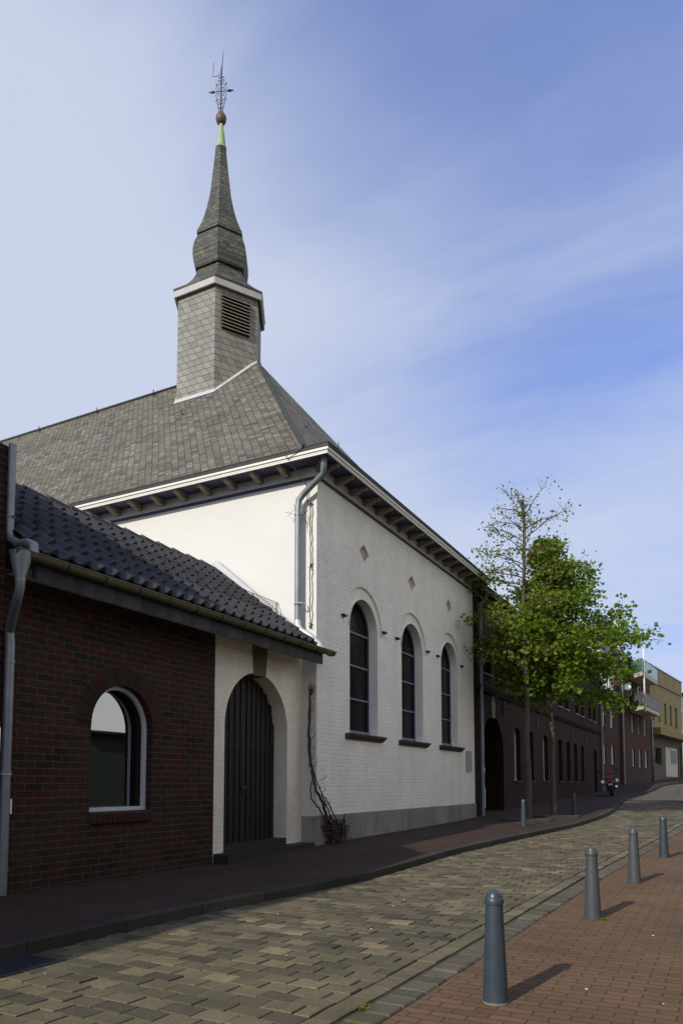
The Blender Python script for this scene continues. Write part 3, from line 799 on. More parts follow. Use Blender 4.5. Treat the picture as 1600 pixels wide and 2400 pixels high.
# corner downpipe with swan neck
mb = MB()
px, py = -7.02, YC - 0.17
mb.tube([(DX + 0.30, YC - 0.30, 6.0), (DX + 0.29, YC - 0.28, 5.80), (DX + 0.24, YC - 0.22, 5.68), (px + 0.12, py, 5.40), (px + 0.02, py, 5.30), (px, py, 5.12), (px, py, 4.0), (px, py, 2.98)], 0.058, 12)
for z in (5.0, 3.3): mb.tube([(px, py, z), (px, py, z + 0.035)], 0.068, 12)
dpp = mb.build('downpipe', 'zinc', church)
mb = MB()
mb.tube([(px, py, 3.0), (px + 0.02, py - 0.02, 2.90), (px + 0.10, py - 0.06, 2.80), (px + 0.27, py - 0.05, 2.70), (px + 0.36, py - 0.02, 2.62), (px + 0.45, py + 0.0, 2.53), (px + 0.50, py + 0.02, 2.40)], 0.062, 12)
mb.build('outlet_bend', 'zinc_bright', dpp)
mb = MB(); mb.tube([(px - 0.02, py - 0.075, 3.32), (px + 0.12, py - 0.05, 3.32), (px + 0.12, py + 0.1, 3.32)], 0.012, 5); mb.build('pipe_clip', 'zinc_bright', dpp)
# a hanging wire on the side wall
mb = MB(); mb.tube([(-10.06, YC - 0.01, 4.48), (-10.16, YC - 0.02, 4.36), (-10.19, YC - 0.02, 4.15), (-10.21, YC - 0.02, 3.98), (-10.28, YC - 0.015, 3.74)], 0.011, 5)
mb.build('loose_cable', 'frieze', church)

# ------------------------------------------------------------------ bell turret of the church (hexagonal)
TX, TY = -12.585, 16.56
def hexr(R, z, dx=0.0): return [Vector((TX + dx + R * cos(RD(60 * k)), TY + R * sin(RD(60 * k)), z)) for k in range(6)]
def lean(z): return -0.085 * max(0, z - 13.7) / 6
def hexloft(mb, prof, m=0):
    for (r0, z0), (r1, z1) in zip(prof, prof[1:]):
        A, B = hexr(r0, z0, lean(z0)), hexr(r1, z1, lean(z1))
        for k in range(6):
            j = (k + 1) % 6
            mb.face([A[k], A[j], B[j], B[k]], m)
mb = MB(); hexloft(mb, [(1.28, 9.2), (1.28, 13.56)]); 
tower = mb.build('bell_turret', 'tower_slate', church)
# louvred sound opening in the street-side face
A_, B_ = hexr(1.28, 0)[5], hexr(1.28, 0)[0]
td = (B_ - A_).normalized(); tn = Vector((td.y, -td.x, 0))
FT = FD(A_, td, tn)
mb = MB(); slab(mb, FT, 0.19, 1.03, 12.34, 13.32, 0.002, 0.02); lv = mb.build('sound_opening', 'dark', tower)
mb = MB()
for i in range(10):
    z = 12.36 + i * 0.098
    q = [FT(0.19, z + 0.05, 0.02), FT(1.03, z + 0.05, 0.02), FT(1.03, z, 0.075), FT(0.19, z, 0.075)]
    mb.prism(q, (0, 0, 0.022))
mb.build('louvre', 'louvre', tower)
mb = MB()
for r0, z0, r1, z1 in ((1.33, 13.50, 1.40, 13.50), (1.40, 13.50, 1.405, 13.68), (1.405, 13.68, 1.33, 13.68), (1.33, 13.68, 1.33, 13.5)):
    hexloft(mb, [(r0, z0), (r1, z1)])
mb.build('turret_eaves', 'turret_trim', tower)
mb = MB()
hexloft(mb, [(1.30, 13.685), (1.42, 13.69), (1.425, 13.74), (1.28, 13.84), (1.12, 13.97), (0.96, 14.12), (0.85, 14.27), (0.77, 14.42), (0.715, 14.55), (0.70, 14.63), (0.765, 14.61), (0.80, 14.66), (0.845, 14.82), (0.87, 15.02), (0.865, 15.20), (0.82, 15.40), (0.75, 15.57), (0.695, 15.66), (0.69, 15.70), (0.74, 15.69), (0.74, 15.77)])
hexloft(mb, [(0.74, 15.77), (0.655, 15.95), (0.555, 16.20), (0.465, 16.52), (0.395, 16.82), (0.35, 17.03), (0.265, 17.72), (0.16, 18.66)])
spire = mb.build('spire', 'spire_slate', tower)
mb = MB(); l = lean(18.9)
mb.lathe((TX + l, TY, 0), [(0.165, 18.62), (0.15, 18.68), (0.14, 18.72), (0.10, 19.07), (0.055, 19.40), (0.05, 19.44)], 16)
mb.build('copper_cone', 'copper', tower)
mb = MB(); l = lean(19.5)
mb.lathe((TX + l, TY, 19.58), [(0.0, -0.19)] + [(0.158 * cos(RD(a)), 0.19 * sin(RD(a))) for a in range(-75, 90, 15)] + [(0.0, 0.19)], 20)
mb.build('ball', 'ball', tower)
# wrought-iron cross with scrolls
mb = MB(); cxx = TX + lean(20.3); U = Vector((0.93, 0.36, 0)).normalized()
def Q(a, z): return Vector((cxx, TY, 0)) + U * a + Vector((0, 0, z + 0.09 * max(0.0, min(1.0, (21.2 - z) / 0.8))))
mb.tube([Q(0, 19.7), Q(0, 20.9), Q(0.02, 21.25), Q(0.05, 21.75)], [0.024, 0.022, 0.014, 0.006], 6)
mb.tube([Q(-0.34, 20.37), Q(0.34, 20.37)], 0.012, 5)
for sg in (-1, 1):
    mb.tube([Q(sg * 0.22, 20.37), Q(sg * 0.26, 20.37), Q(sg * 0.40, 20.37)], [0.03, 0.04, 0.002], 5)
    mb.tube([Q(sg * 0.20, 20.37), Q(sg * 0.215, 20.37)], 0.035, 5)
    def spiral(c, r, a0, turns, n=16, dirn=1):
        return [Q(c[0] + r * (1 - 0.75 * k / n) * cos(a0 + dirn * turns * 2 * pi * k / n), c[1] + r * (1 - 0.75 * k / n) * sin(a0 + dirn * turns * 2 * pi * k / n)) for k in range(n + 1)]
    for zc, up in ((20.48, 1), (20.26, -1)):
        mb.tube([Q(0.0, zc + up * 0.20), Q(sg * 0.07, zc + up * 0.15), Q(sg * 0.145, zc + up * 0.07), Q(sg * 0.165, zc), Q(sg * 0.13, zc - up * 0.06), Q(sg * 0.07, zc - up * 0.05), Q(sg * 0.05, zc + up * 0.01), Q(sg * 0.08, zc + up * 0.04), Q(sg * 0.10, zc + up * 0.01)], 0.009, 5)
        mb.tube([Q(sg * 0.11, zc + up * 0.10), Q(sg * 0.15, zc + up * 0.17), Q(sg * 0.165, zc + up * 0.20)], [0.006, 0.02, 0.004], 5)
    for z, r in ((20.76, 0.05), (20.88, 0.035), (20.01, 0.06), (19.86, 0.045), (19.74, 0.03)):
        pts = spiral((sg * (r + 0.018), z), r, pi if sg > 0 else 0, 1.1, 14, sg)
        mb.tube(pts, 0.008, 5)
    mb.tube([Q(sg * 0.11, 20.10), Q(sg * 0.12, 20.0), Q(sg * 0.09, 19.92), Q(sg * 0.05, 19.84), Q(sg * 0.06, 19.74), Q(sg * 0.02, 19.68)], 0.008, 5)
mb.tube([Q(-0.24, 21.40), Q(-0.25, 20.93), Q(-0.21, 20.91), Q(-0.03, 20.96), Q(0.0, 21.25)], 0.008, 5)
mb.build('iron_cross', 'iron', tower)
# lead flashing where the turret meets the slope
mb = MB()
def rz_south(y): t = (y - EY0) / (YR_ - EY0); return EZ + (ZR - EZ) * t - 0.07 * 4 * t * (1 - t)
V_ = hexr(1.28, 0)
for a, b in ((4, 5), (5, 0), (3, 4)):
    pa, pb = V_[a], V_[b]; ctr = Vector((TX, TY, 0))
    for i in range(6):
        p, q = pa.lerp(pb, i / 6), pa.lerp(pb, (i + 1) / 6)
        po, qo = p + (p - ctr).normalized() * 0.085, q + (q - ctr).normalized() * 0.085
        Z = lambda v, e: Vector((v.x, v.y, rz_south(min(v.y, YR_)) + e))
        pi_, qi_ = p + (p - ctr).normalized() * 0.012, q + (q - ctr).normalized() * 0.012
        mb.face([Z(po, 0.02), Z(qo, 0.02), Z(qi_, 0.05), Z(pi_, 0.05)])
        mb.face([Z(pi_, 0.05), Z(qi_, 0.05), Z(qi_, 0.085), Z(pi_, 0.085)])
mb.build('flashing', 'flash', tower)

pl = MB(); slab(pl, F, 20.48, 20.93, 0.33, 0.92, 0.004, 0.035)
o = pl.build('notice_plaque', 'plaque', None, (DX, 20.7, 0.33)); tag(o, 'plain lilac grey plaque on white church wall beyond the third window', 'plaque')

# ------------------------------------------------------------------ low gatehouse: brick wall, white gateway, tiled roof
GX = -7.0; GY0 = 5.41; GYW = 9.18; GY1 = YC - 0.003
gate = thing('gatehouse', 'low brick gatehouse with dark tiled roof, arched window and white gateway against the church', 'gatehouse', (GX, GY0, -1.2))
G = FX(GX)
WU0, WU1, WV0, WVS = 6.70, 7.80, -0.36, 0.72
wo_ = arch(WU0, WU1, WV0, WVS, 20)
mb = MB(); wall(mb, G, rect(GY0, GYW, -1.4, 2.36), [wo_], [0.15]); mb.build('brick_wall', 'red_brick', gate)
AU0, AU1, AVS, AB = 9.44, 11.30, 0.915, -1.2
go_ = arch(AU0, AU1, AB, AVS, 24)
mb = MB(); wall(mb, G, rect(GYW, GY1, -1.4, 2.36), [go_], [0.30]); gw = mb.build('gateway_wall', 'gate_white', gate)
# window with its brick arch and rowlock sill
wn = window(gate, G, WU0, WU1, WV0, WVS + (WU1 - WU0) / 2, 0.15, 'frame', 'mirror_glass', 0.05, WVS, n=20, inner=0.10)
mb = MB(); c = (WU0 + WU1) / 2; r0 = (WU1 - WU0) / 2 + 0.003; r1 = r0 + 0.245
NV = 27
for k in range(NV):
    a0, a1 = pi * (k + 0.06) / NV, pi * (k + 0.94) / NV
    q = [(c + r0 * cos(a0), WVS + r0 * sin(a0)), (c + r1 * cos(a0), WVS + r1 * sin(a0)), (c + r1 * cos(a1), WVS + r1 * sin(a1)), (c + r0 * cos(a1), WVS + r0 * sin(a1))]
    mb.prism([G(u, v, -0.10) for u, v in q], (0.107, 0, 0), 0, random.random())
for k in range(NV):
    a0, a1 = pi * k / NV, pi * (k + 1) / NV
    mb.face([G(c + r * cos(a), WVS + r * sin(a), 0.004) for r, a in ((r0, a0), (r1 + 0.008, a0), (r1 + 0.008, a1), (r0, a1))], 1)
mb.build('brick_arch', ['red_blocks', 'mortar'], gate)
mb = MB()
for k in range(13):
    u = WU0 + 0.02 + k * 0.0845
    mb.prism([G(u, -0.50, -0.1), G(u + 0.073, -0.50, -0.1), G(u + 0.073, -0.385, -0.1), G(u, -0.385, -0.1)], (0.145, 0, 0), 0, random.random())
mb.prism([G(WU0 + 0.01, -0.49, -0.1), G(WU0 + 1.11, -0.49, -0.1), G(WU0 + 1.11, -0.37, -0.1), G(WU0 + 0.01, -0.37, -0.1)], (0.137, 0, 0), 1)
mb.build('rowlock_sill', ['red_blocks', 'mortar'], wn)
# double door with vertical battens
FDx = FX(GX - 0.30)
midd = 10.42
for k, (a, b) in enumerate(((AU0, midd - 0.008), (midd + 0.008, AU1))):
    mb = MB()
    n = 12; cen = (AU0 + AU1) / 2; rr = (AU1 - AU0) / 2
    top = lambda u: AVS + sqrt(max(0, rr * rr - (u - cen) ** 2))
    us = [a + (b - a) * i / 24 for i in range(25)]
    P = [(a, AB), (b, AB)] + [(u, top(u)) for u in reversed(us)]
    wall(mb, FDx, P); 
    w = (b - a) / 6
    for i in range(6):
        for (x0, x1) in ((a + i * w + 0.014, a + (i + 1) * w - 0.014),):
            t = min(top(x0), top(x1))
            if t > AB + 0.2: slab(mb, FDx, x0, x1, AB + 0.05, t - 0.02, 0.0, 0.026)
        t = top(a + i * w)
        if i and t > 0: slab(mb, FDx, a + i * w - 0.010, a + i * w + 0.010, AB + 0.05, t - 0.03, 0.0, 0.045)
    for z in (0.78, 0.60, -0.28, -0.45): slab(mb, FDx, a + 0.02, b - 0.02, z, z + 0.05, 0.0, 0.034)
    d = mb.build('gate_leaf', 'wood', gate)
    if k == 0:
        mb = MB(); mb.tube([FDx(b - 0.07, -0.07, 0.0), FDx(b - 0.07, -0.07, 0.09), FDx(b - 0.22, -0.075, 0.095)], 0.014, 6)
        slab(mb, FDx, b - 0.10, b - 0.04, -0.22, 0.02, 0.027, 0.034); mb.build('door_handle', 'black_plastic', d)
mb = MB()
slab(mb, G, AU0 - 0.004, AU1 + 0.004, -1.3, -0.965, -0.32, -0.012)
mb.build('threshold', 'step', gate)
mb = MB(); slab(mb, G, GYW + 0.01, 11.80, -1.40, -1.075, -0.02, 0.275); mb.build('step', 'step', gate)
mb = MB()
mb.prism([G(10.225, 1.80, -0.30), G(10.575, 1.80, -0.30), G(10.635, 2.34, -0.30), G(10.165, 2.34, -0.30)], (0.312, 0, 0)); mb.build('keystone', 'keystone', gate)
# soffit, slate-hung eaves board, gutter
mb = MB(); mb.face([G(GY0, 2.30, 0.0), G(11.70, 2.30, 0.0), G(11.70, 2.30, 0.45), G(GY0, 2.30, 0.45)]); mb.build('soffit', 'frieze', gate)
mb = MB()
k = 0; y = GY0 + 0.02
while y < 11.66:
    w = 0.155
    y1 = min(y + w, 11.70)
    # scalloped slates, each lapping the next
    base = [(y, 2.38), (y1 + 0.03, 2.38), (y1 + 0.03, 2.20), (y1 + 0.005, 2.162), (y1 - 0.05, 2.15), (y + 0.02, 2.158), (y, 2.19)]
    off = 0.452
    mb.prism([Vector((GX + off + (0.026 if i in (1, 2, 3) else 0.012 if i == 4 else 0.0), u, v)) for i, (u, v) in enumerate(base)], (0.007, 0, 0), 0, random.random())
    y += w; k += 1
mb.box(GX + 0.42, GX + 0.448, GY0, 11.69, 2.20, 2.485, 0)
mb.build('slate_eaves_board', 'slate_hung', gate)
mb = MB(); gz = 2.415; gxc = GX + 0.535; gr_ = 0.075
prof = [(gr_ * cos(a), -gr_ * sin(a)) for a in [pi * i / 12 for i in range(13)]]
y0, y1 = 5.08, 12.02
for i in range(12):
    (a, b), (c2, d2) = prof[i], prof[i + 1]
    mb.face([(gxc + a, y0, gz + b), (gxc + c2, y0, gz + d2), (gxc + c2, y1, gz + d2), (gxc + a, y1, gz + b)], 0, None, 0, True)
    a, b, c2, d2 = a * .94, b * .94, c2 * .94, d2 * .94
    mb.face([(gxc + a, y0, gz + b), (gxc + c2, y0, gz + d2), (gxc + c2, y1, gz + d2), (gxc + a, y1, gz + b)], 0, None, 0, True)
for yy in (y0, y1): mb.face([(gxc + a, yy, gz + b) for a, b in prof])
mb.tube([(gxc + gr_, y0, gz), (gxc + gr_, y1, gz)], 0.010, 6)
gut = mb.build('gutter', 'zinc_gutter', gate)
mb0 = None
for i in range(12):
    y = 5.75 + i * 0.56
    if mb0 is None:
        mb = MB(); mb.tube([(gxc + (gr_ + .006) * cos(a), y, gz - (gr_ + .006) * sin(a)) for a in [pi * j / 10 for j in range(11)]], 0.008, 5); mb0 = mb.build('gutter_bracket', 'slate_edge', gut)
    else: part_copy(mb0, gut, (0, i * 0.56, 0))
# pantiles
RX0, RZ0, RX1, RZ1 = GX + 0.50, 2.47, -8.785, 4.12
mb = MB()
NC = 8; TW = 0.235
sv = Vector((RX1 - RX0, 0, RZ1 - RZ0)); SL_ = sv.length; sv.normalize(); nv = Vector((-sv.z, 0, sv.x))
if nv.z < 0: nv = -nv
def tp(p):      # profile of one tile across, 0..1: broad trough and a roll on the side
    p %= 1.0
    return 0.066 * max(0, sin(pi * (p - 0.52) / 0.48)) ** 0.9 if p > 0.52 else -0.012 * sin(pi * p / 0.52)
ny = int((11.42 - GY0) / TW * 9)
for c_ in range(NC):
    s0, s1 = SL_ * c_ / NC - (0.03 if c_ == 0 else 0.0), SL_ * (c_ + 1) / NC + 0.05
    for i in range(ny):
        ya, yb = GY0 + TW * i / 9, GY0 + TW * (i + 1) / 9
        it = int(i // 9); tr = random.Random(c_ * 100 + it); lift = tr.uniform(-0.003, 0.005); rn = tr.random()
        def P(y, s, e): return Vector((RX0, y, RZ0)) + sv * s + nv * (tp((y - GY0) / TW) + e + lift)
        # every course lies over the one below: its foot stands proud
        q = [P(ya, s0, 0.040), P(yb, s0, 0.040), P(yb, s1, -0.002), P(ya, s1, -0.002)]
        mb.face(q, 0, None, rn, True)
        mb.face([P(ya, s0, -0.012), P(yb, s0, -0.012), P(yb, s0, 0.040), P(ya, s0, 0.040)], 0, None, rn, False)
bx1, bz1 = RX1 * 2 - RX0, RZ0
mb.face([(RX1, GY0, RZ1), (RX1, 11.4, RZ1), (bx1, 11.4, bz1), (bx1, GY0, bz1)])
mb.face([(RX0, GY0, RZ0 - 0.03), (RX0, 11.4, RZ0 - 0.03), (RX1, 11.4, RZ1 - 0.03), (RX1, GY0, RZ1 - 0.03)])
mb.face([(RX0, 11.41, RZ0 + 0.02), (RX1, 11.41, RZ1 + 0.02), (RX1, 11.41, RZ1 - 0.08), (RX0, 11.41, RZ0 - 0.06)])
troof = mb.build('tiled_roof', 'tile', gate)
mb = MB()
y = GY0; k = 0
while y < 11.35:
    L = 0.40
    mb.tube([(RX1, y, RZ1 + 0.005), (RX1, y + 0.05, RZ1 + 0.005), (RX1, y + L + 0.03, RZ1 - 0.005)], [0.115, 0.108, 0.088], 10, 0)
    y += L
mb.build('ridge_tiles', 'tile', troof)
y = GY0 + 0.4; fm_ = None
while y < 11.3:
    if fm_ is None:
        mb = MB(); mb.lathe((RX1 - 0.0, y + 0.02, RZ1 + 0.045), [(0.0, -0.06), (0.055, -0.05), (0.075, 0.0), (0.05, 0.05), (0.0, 0.065)], 8)
        fm_ = mb.build('ridge_mortar', 'ridge_mortar', troof); ym_ = y
    else: part_copy(fm_, troof, (0, y - ym_, 0))
    y += 0.40
# cheek and white coping along the church wall
mb = MB()
A0 = Vector((RX1, 0, RZ1)); A1 = Vector((-6.95, 0, 2.78))
mb.prism([(RX1, 11.50, RZ1 - 0.1), (-6.95, 11.50, 2.74), (-6.95, 11.50, 2.83), (RX1, 11.50, RZ1 + 0.10)], (0, 0.10, 0)); mb.build('cheek', 'brown_cheek', troof)
mb = MB()
a, b = Vector((RX1, 11.46, RZ1 + 0.10)), Vector((-6.97, 11.46, 2.835))
mb.prism([a, b, b + Vector((0, 0, 0.02)), a + Vector((0.03, 0, 0.115))], (0, 0.18, 0))
a2 = Vector((RX1 - 0.45, 11.46, RZ1 - 0.20))
mb.prism([a + Vector((-0.002, 0, 0)), a + Vector((0.028, 0, 0.115)), a2 + Vector((0, 0, 0.11)), a2], (0, 0.18, 0))
mb.build('coping', 'zinc_bright', troof)
# lattice snow guard
mb = MB()
sx0 = 1.02
def SG(y, e): 
    p = Vector((RX0, y, RZ0)) + sv * sx0; return p + Vector((0.05, 0, 0.035 + e * 0.205))
for e in (0.0, 0.2, 0.4, 0.6, 0.8, 1.0): mb.tube([SG(GY0 + 0.03, e), SG(11.40, e)], 0.006 if e in (0, 1) else 0.0032, 5)
y = GY0 + 0.05
while y < 11.4:
    mb.tube([SG(y, 0), SG(y, 1.0)], 0.0032, 4); y += 0.052
mb.tube([SG(11.40, 1), SG(11.47, 0.55), SG(11.52, -0.1)], 0.005, 5)
sgd = mb.build('snow_guard', 'slate_edge', troof)
first = None
for i in range(8):
    y = GY0 + 0.62 + i * 0.76
    if first is None:
        mb = MB(); y0_ = y
        mb.tube([SG(y, 1.02), SG(y, 0), SG(y, 0) + sv * -0.10 + nv * -0.005, SG(y, 0) + sv * 0.25 + nv * -0.03], 0.009, 5)
        first = mb.build('guard_bracket', 'slate_edge', gate)
    else: part_copy(first, gate, (0, y - y0_, 0))
# funnel and downpipe at the left end of the gutter
mb = MB(); fx, fy = gxc, 5.17
mb.lathe((fx, fy, 0), [(0.10, 2.40), (0.10, 2.30), (0.055, 2.14), (0.055, 2.08)], 12)
mb.tube([(fx, fy, 2.12), (fx, fy, 2.02), (fx - 0.07, fy + 0.03, 1.92), (fx - 0.30, fy + 0.16, 1.77), (-6.925, 5.43, 1.66), (-6.925, 5.44, 1.5), (-6.925, 5.44, sz(5.4) - 0.01)], 0.050, 12)
for z in (1.30, 0.10, -0.95): mb.tube([(-6.925, 5.44, z), (-6.925, 5.44, z + 0.035)], 0.058, 12)
dp = mb.build('downpipe', 'zinc', gate)
mb = MB(); mb.tube([(-6.925, 5.44, 0.09), (-6.925, 5.44, 0.10)], 0.060, 12); mb.build('pipe_band', 'zinc_bright', dp)
mb = MB(); mb.box(-6.885, -6.872, 5.47, 5.487, -0.33, -0.17); mb.build('sticker', 'frame_white', dp)

# small rear roof seen over the ridge
ann = thing('rear_outbuilding', 'small dark sloping roof with white verge ends showing above the gatehouse ridge', 'outbuilding', (-10.5, 8.5, 3.0))
mb = MB(); mb.box(-11.8, -10.6, 6.6, 9.0, 1.0, 4.6); mb.build('wall', 'red_brick', ann)
mb = MB()
mb.prism([(-10.35, 6.4, 4.62), (-10.9, 6.4, 5.08), (-12.2, 6.4, 4.6), (-12.2, 6.4, 4.5), (-10.9, 6.4, 4.98), (-10.35, 6.4, 4.52)], (0, 2.55, 0)); mb.build('roof', 'slate_edge', ann)
mb = MB()
mb.prism([(-10.32, 8.955, 4.66), (-10.9, 8.955, 5.13), (-10.95, 8.955, 4.97), (-10.32, 8.955, 4.52)], (0, 0.06, 0)); mb.build('verge', 'white_paint', ann)
mb = MB()
mb.prism([(-10.30, 7.9, 4.60), (-10.62, 7.9, 4.88), (-10.60, 7.9, 4.80), (-10.30, 7.9, 4.52)], (0, 0.5, 0)); mb.build('skylight', 'white_paint', ann)

# ------------------------------------------------------------------ brick house at the left edge
lh = thing('corner_brick_house', 'taller brick house with a zinc pipe on its corner, left of the gatehouse', 'house', (GX, 5.4, -1.2))
mb = MB(); H = FX(GX + 0.0)
X1 = -14
mb.face([(GX, 0.9, -1.5), (GX, 5.405, -1.5), (GX, 5.405, 3.74), (GX, 0.9, 3.74)])
mb.face([(GX, 5.405, -1.5), (X1, 5.405, -1.5), (X1, 5.405, 3.74), (GX, 5.405, 3.74)])
mb.face([(X1, 5.15, 3.74), (X1, 5.15, 4.6), (-9.2, 5.15, 5.35), (-7.2, 5.15, 4.72), (GX, 5.15, 3.74)])
mb.face([(GX, 5.15, 3.742), (GX, 5.405, 3.742), (X1, 5.405, 3.742), (X1, 5.15, 3.742)])
mb.face([(GX, 0.9, -1.5), (GX, 0.9, 3.74), (X1, 0.9, 4.6), (X1, 0.9, -1.5)])
mb.build('wall', 'red_brick', lh)
mb = MB()
for a, b in (((GX + 0.0, 3.745), (-7.21, 4.725)), ((-7.21, 4.725), (-9.2, 5.355)), ((-9.2, 5.355), (X1, 4.6))):
    mb.face([(a[0], 0.9, a[1]), (a[0], 5.16, a[1]), (b[0], 5.16, b[1]), (b[0], 0.9, b[1])])
mb.build('roof', 'slate', lh)
mb = MB(); qx, qy = GX + 0.05, 5.405
mb.tube([(qx, qy, 3.76), (qx, qy, 2.78), (qx + 0.03, qy, 2.68), (qx + 0.18, qy - 0.02, 2.59), (gxc - 0.12, qy - 0.06, 2.56), (gxc - 0.02, qy - 0.07, 2.52), (gxc, qy - 0.07, 2.40)], [0.042] * 2 + [0.046, 0.052, 0.055, 0.055, 0.055], 12)
mb.tube([(qx, qy, 2.92), (qx, qy, 2.94)], 0.05, 10)
mb.build('downpipe', 'zinc', lh)
mb = MB(); mb.tube([(qx - 0.06, qy, 2.93), (qx + 0.06, qy, 2.93)], 0.012, 5); mb.build('pipe_clip', 'black_plastic', lh)
# two small windows further along, outside the picture but part of the house
for y in (1.6, 3.4): window(lh, FX(GX + 0.003), y, y + 1.0, -0.2, 1.3, -0.02, 'frame', 'dark_glass', 0.06)

# the taller neighbour further down the street; its shadow lies along the pavement and gutter
th = thing('gabled_brick_house', 'gabled brick house down the street whose shadow lies along the left pavement', 'house', (GX, -10, -1.4))
Tf = FX(GX + 0.05)
tw_ = [(-15.5 + 2.6 * i, -14.3 + 2.6 * i, z, z + 1.5) for i in range(6) for z in (-0.3, 2.6)]
mb = MB(); wall(mb, Tf, rect(-17, 0.7, -2.0, 5.2), [rect(*w) for w in tw_], [0.12] * len(tw_))
mb.face([(GX + 0.05, 0.7, -2), (X1, 0.7, -2), (X1, 0.7, 5.2), (-10.5, 0.7, 7.2), (GX + 0.05, 0.7, 5.2)])
mb.face([(GX + 0.05, -17, -2), (GX + 0.05, -17, 5.2), (-10.5, -17, 7.2), (X1, -17, 5.2), (X1, -17, -2)])
mb.build('wall', 'red_brick', th)
for w in tw_: window(th, Tf, *w, 0.12, 'frame_white', 'dark_glass', 0.07)
mb = MB(); mb.prism([(GX + 0.45, -17.2, 5.12), (-10.5, -17.2, 7.25), (X1, -17.2, 5.2), (X1, -17.2, 5.32), (-10.5, -17.2, 7.4), (GX + 0.45, -17.2, 5.24)], (0, 18.0, 0)); mb.build('roof', 'slate', th)

# ------------------------------------------------------------------ long brick wing beyond the church
WXX = -6.75; WY0 = YE + 0.003; WY1 = 46.0
wing = thing('long_brick_wing', 'long two storey dark brick building with arched gateway between church and apartment house', 'building', (WXX, 22, -1.0))
Wf = FX(WXX)
lower = [(26.05, 26.95), (28.05, 28.95), (30.65, 31.55), (33.62, 34.52), (35.55, 36.40), (37.45, 38.25), (39.33, 40.13)]
upper = [(22.45, 23.35), (23.75, 24.65), (26.05, 26.90), (27.55, 28.45), (30.0, 30.85), (31.6, 32.45), (33.85, 34.75), (35.4, 36.25), (37.95, 38.85), (39.55, 40.35), (41.9, 42.65), (43.4, 44.1)]
holes = []; revs = []
for a, b in lower: holes.append(arch(a, b, 0.09, 1.78, 8, 0.42)); revs.append(0.22)
for a, b in upper: holes.append(arch(a, b, 3.47, 4.42, 6, 0.25)); revs.append(0.20)
holes.append(arch(43.3, 44.35, -0.55, 1.72, 8, 0.3)); revs.append(0.25)
wg = arch(22.28, 24.66, -1.05, 0.97, 20); holes.append(wg); revs.append(0.95)
mb = MB(); wall(mb, Wf, rect(WY0, WY1, -1.4, 6.0), holes, revs)
mb.face([(WXX, WY1, -1.4), (-16, WY1, -1.4), (-16, WY1, 6.0), (WXX, WY1, 6.0)])
mb.face([(-16, WY0, -1.4), (-16, WY0, 6.0), (-16, WY1, 6.0), (-16, WY1, -1.4)])
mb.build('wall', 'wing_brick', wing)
for a, b in lower:
    o = window(wing, Wf, a, b, 0.09, 1.78 + (b - a) / 2 * 0.42, 0.22, 'frame_white' if a < 31 else 'frame_dark', 'dark_glass', 0.055, 1.78, 0.42, n=8)
    mb = MB(); slab(mb, Wf, a - 0.04, b + 0.04, 0.03, 0.088, -0.2, 0.05); mb.build('sill', 'sill', o)
for a, b in upper:
    o = window(wing, Wf, a, b, 3.47, 4.42 + (b - a) / 2 * 0.25, 0.20, 'frame_dark', 'dark_glass', 0.05, 4.42, 0.25, mullion=True, n=6)
    mb = MB(); slab(mb, Wf, a - 0.05, b + 0.05, 3.41, 3.468, -0.18, 0.06); mb.build('sill', 'keystone_pale', o)
mb = MB(); poly(mb, Wf, arch(43.3, 44.35, -0.55, 1.72, 8, 0.3), -0.245)
for k in range(5): slab(mb, Wf, 43.34 + k * 0.2, 43.52 + k * 0.2, -0.5, 1.7, -0.24, -0.225)
mb.build('door', 'wood', wing)
mb = MB(); poly(mb, Wf, wg, -0.94)
for k in range(11): slab(mb, Wf, 22.32 + k * 0.21, 22.51 + k * 0.21, -1.0, min(1.9, 0.97 + sqrt(max(0.01, 1.19 ** 2 - (22.415 + k * 0.21 - 23.47) ** 2)) - 0.06), -0.935, -0.91)
mb.build('gate_door', 'wood', wing)
mb = MB(); mb.prism([Wf(23.33, 2.10, -0.1), Wf(23.62, 2.10, -0.1), Wf(23.68, 2.62, -0.1), Wf(23.27, 2.62, -0.1)], (0.125, 0, 0)); slab(mb, Wf, 23.36, 23.58, 2.63, 2.80, -0.1, 0.015); mb.build('keystone', 'keystone_pale', wing)
mb = MB()
slab(mb, Wf, WY0, WY1, 2.94, 3.02, -0.05, 0.11); slab(mb, Wf, WY0, WY1, 2.86, 2.938, -0.05, 0.075)
y = WY0 + 0.1
while y < WY1: slab(mb, Wf, y, y + 0.09, 2.80, 2.858, -0.05, 0.05); y += 0.19
mb.build('string_course', 'wing_brick', wing)
mb = MB(); mb.tube([Wf(24.72, 2.30, 0.02), Wf(24.72, 2.78, 0.02)], 0.022, 5)
for s in (-1, 1): mb.tube([Wf(24.72 + s * 0.02, 2.34, 0.02), Wf(24.72 + s * 0.12, 2.42, 0.03), Wf(24.72 + s * 0.12, 2.50, 0.03), Wf(24.72 + s * 0.03, 2.54, 0.02), Wf(24.72 + s * 0.12, 2.60, 0.03), Wf(24.72 + s * 0.11, 2.69, 0.03), Wf(24.72 + s * 0.02, 2.74, 0.02)], 0.02, 5)
mb.build('iron_rosette', 'iron', wing)
fa = None
for y in (29.64, 36.97, 40.88):
    if fa is None: mb = MB(); slab(mb, Wf, y - 0.04, y + 0.04, 2.12, 2.62, 0.002, 0.04); fa = mb.build('wall_anchor', 'iron', wing); ya = y
    else: part_copy(fa, wing, (0, y - ya, -0.06))
mb = MB(); slab(mb, Wf, WY0 + 0.35, WY1, 5.86, 6.02, -0.1, 0.30); slab(mb, Wf, WY0, WY1, 5.70, 5.858, -0.05, 0.10); mb.build('eaves', 'slate_edge', wing)
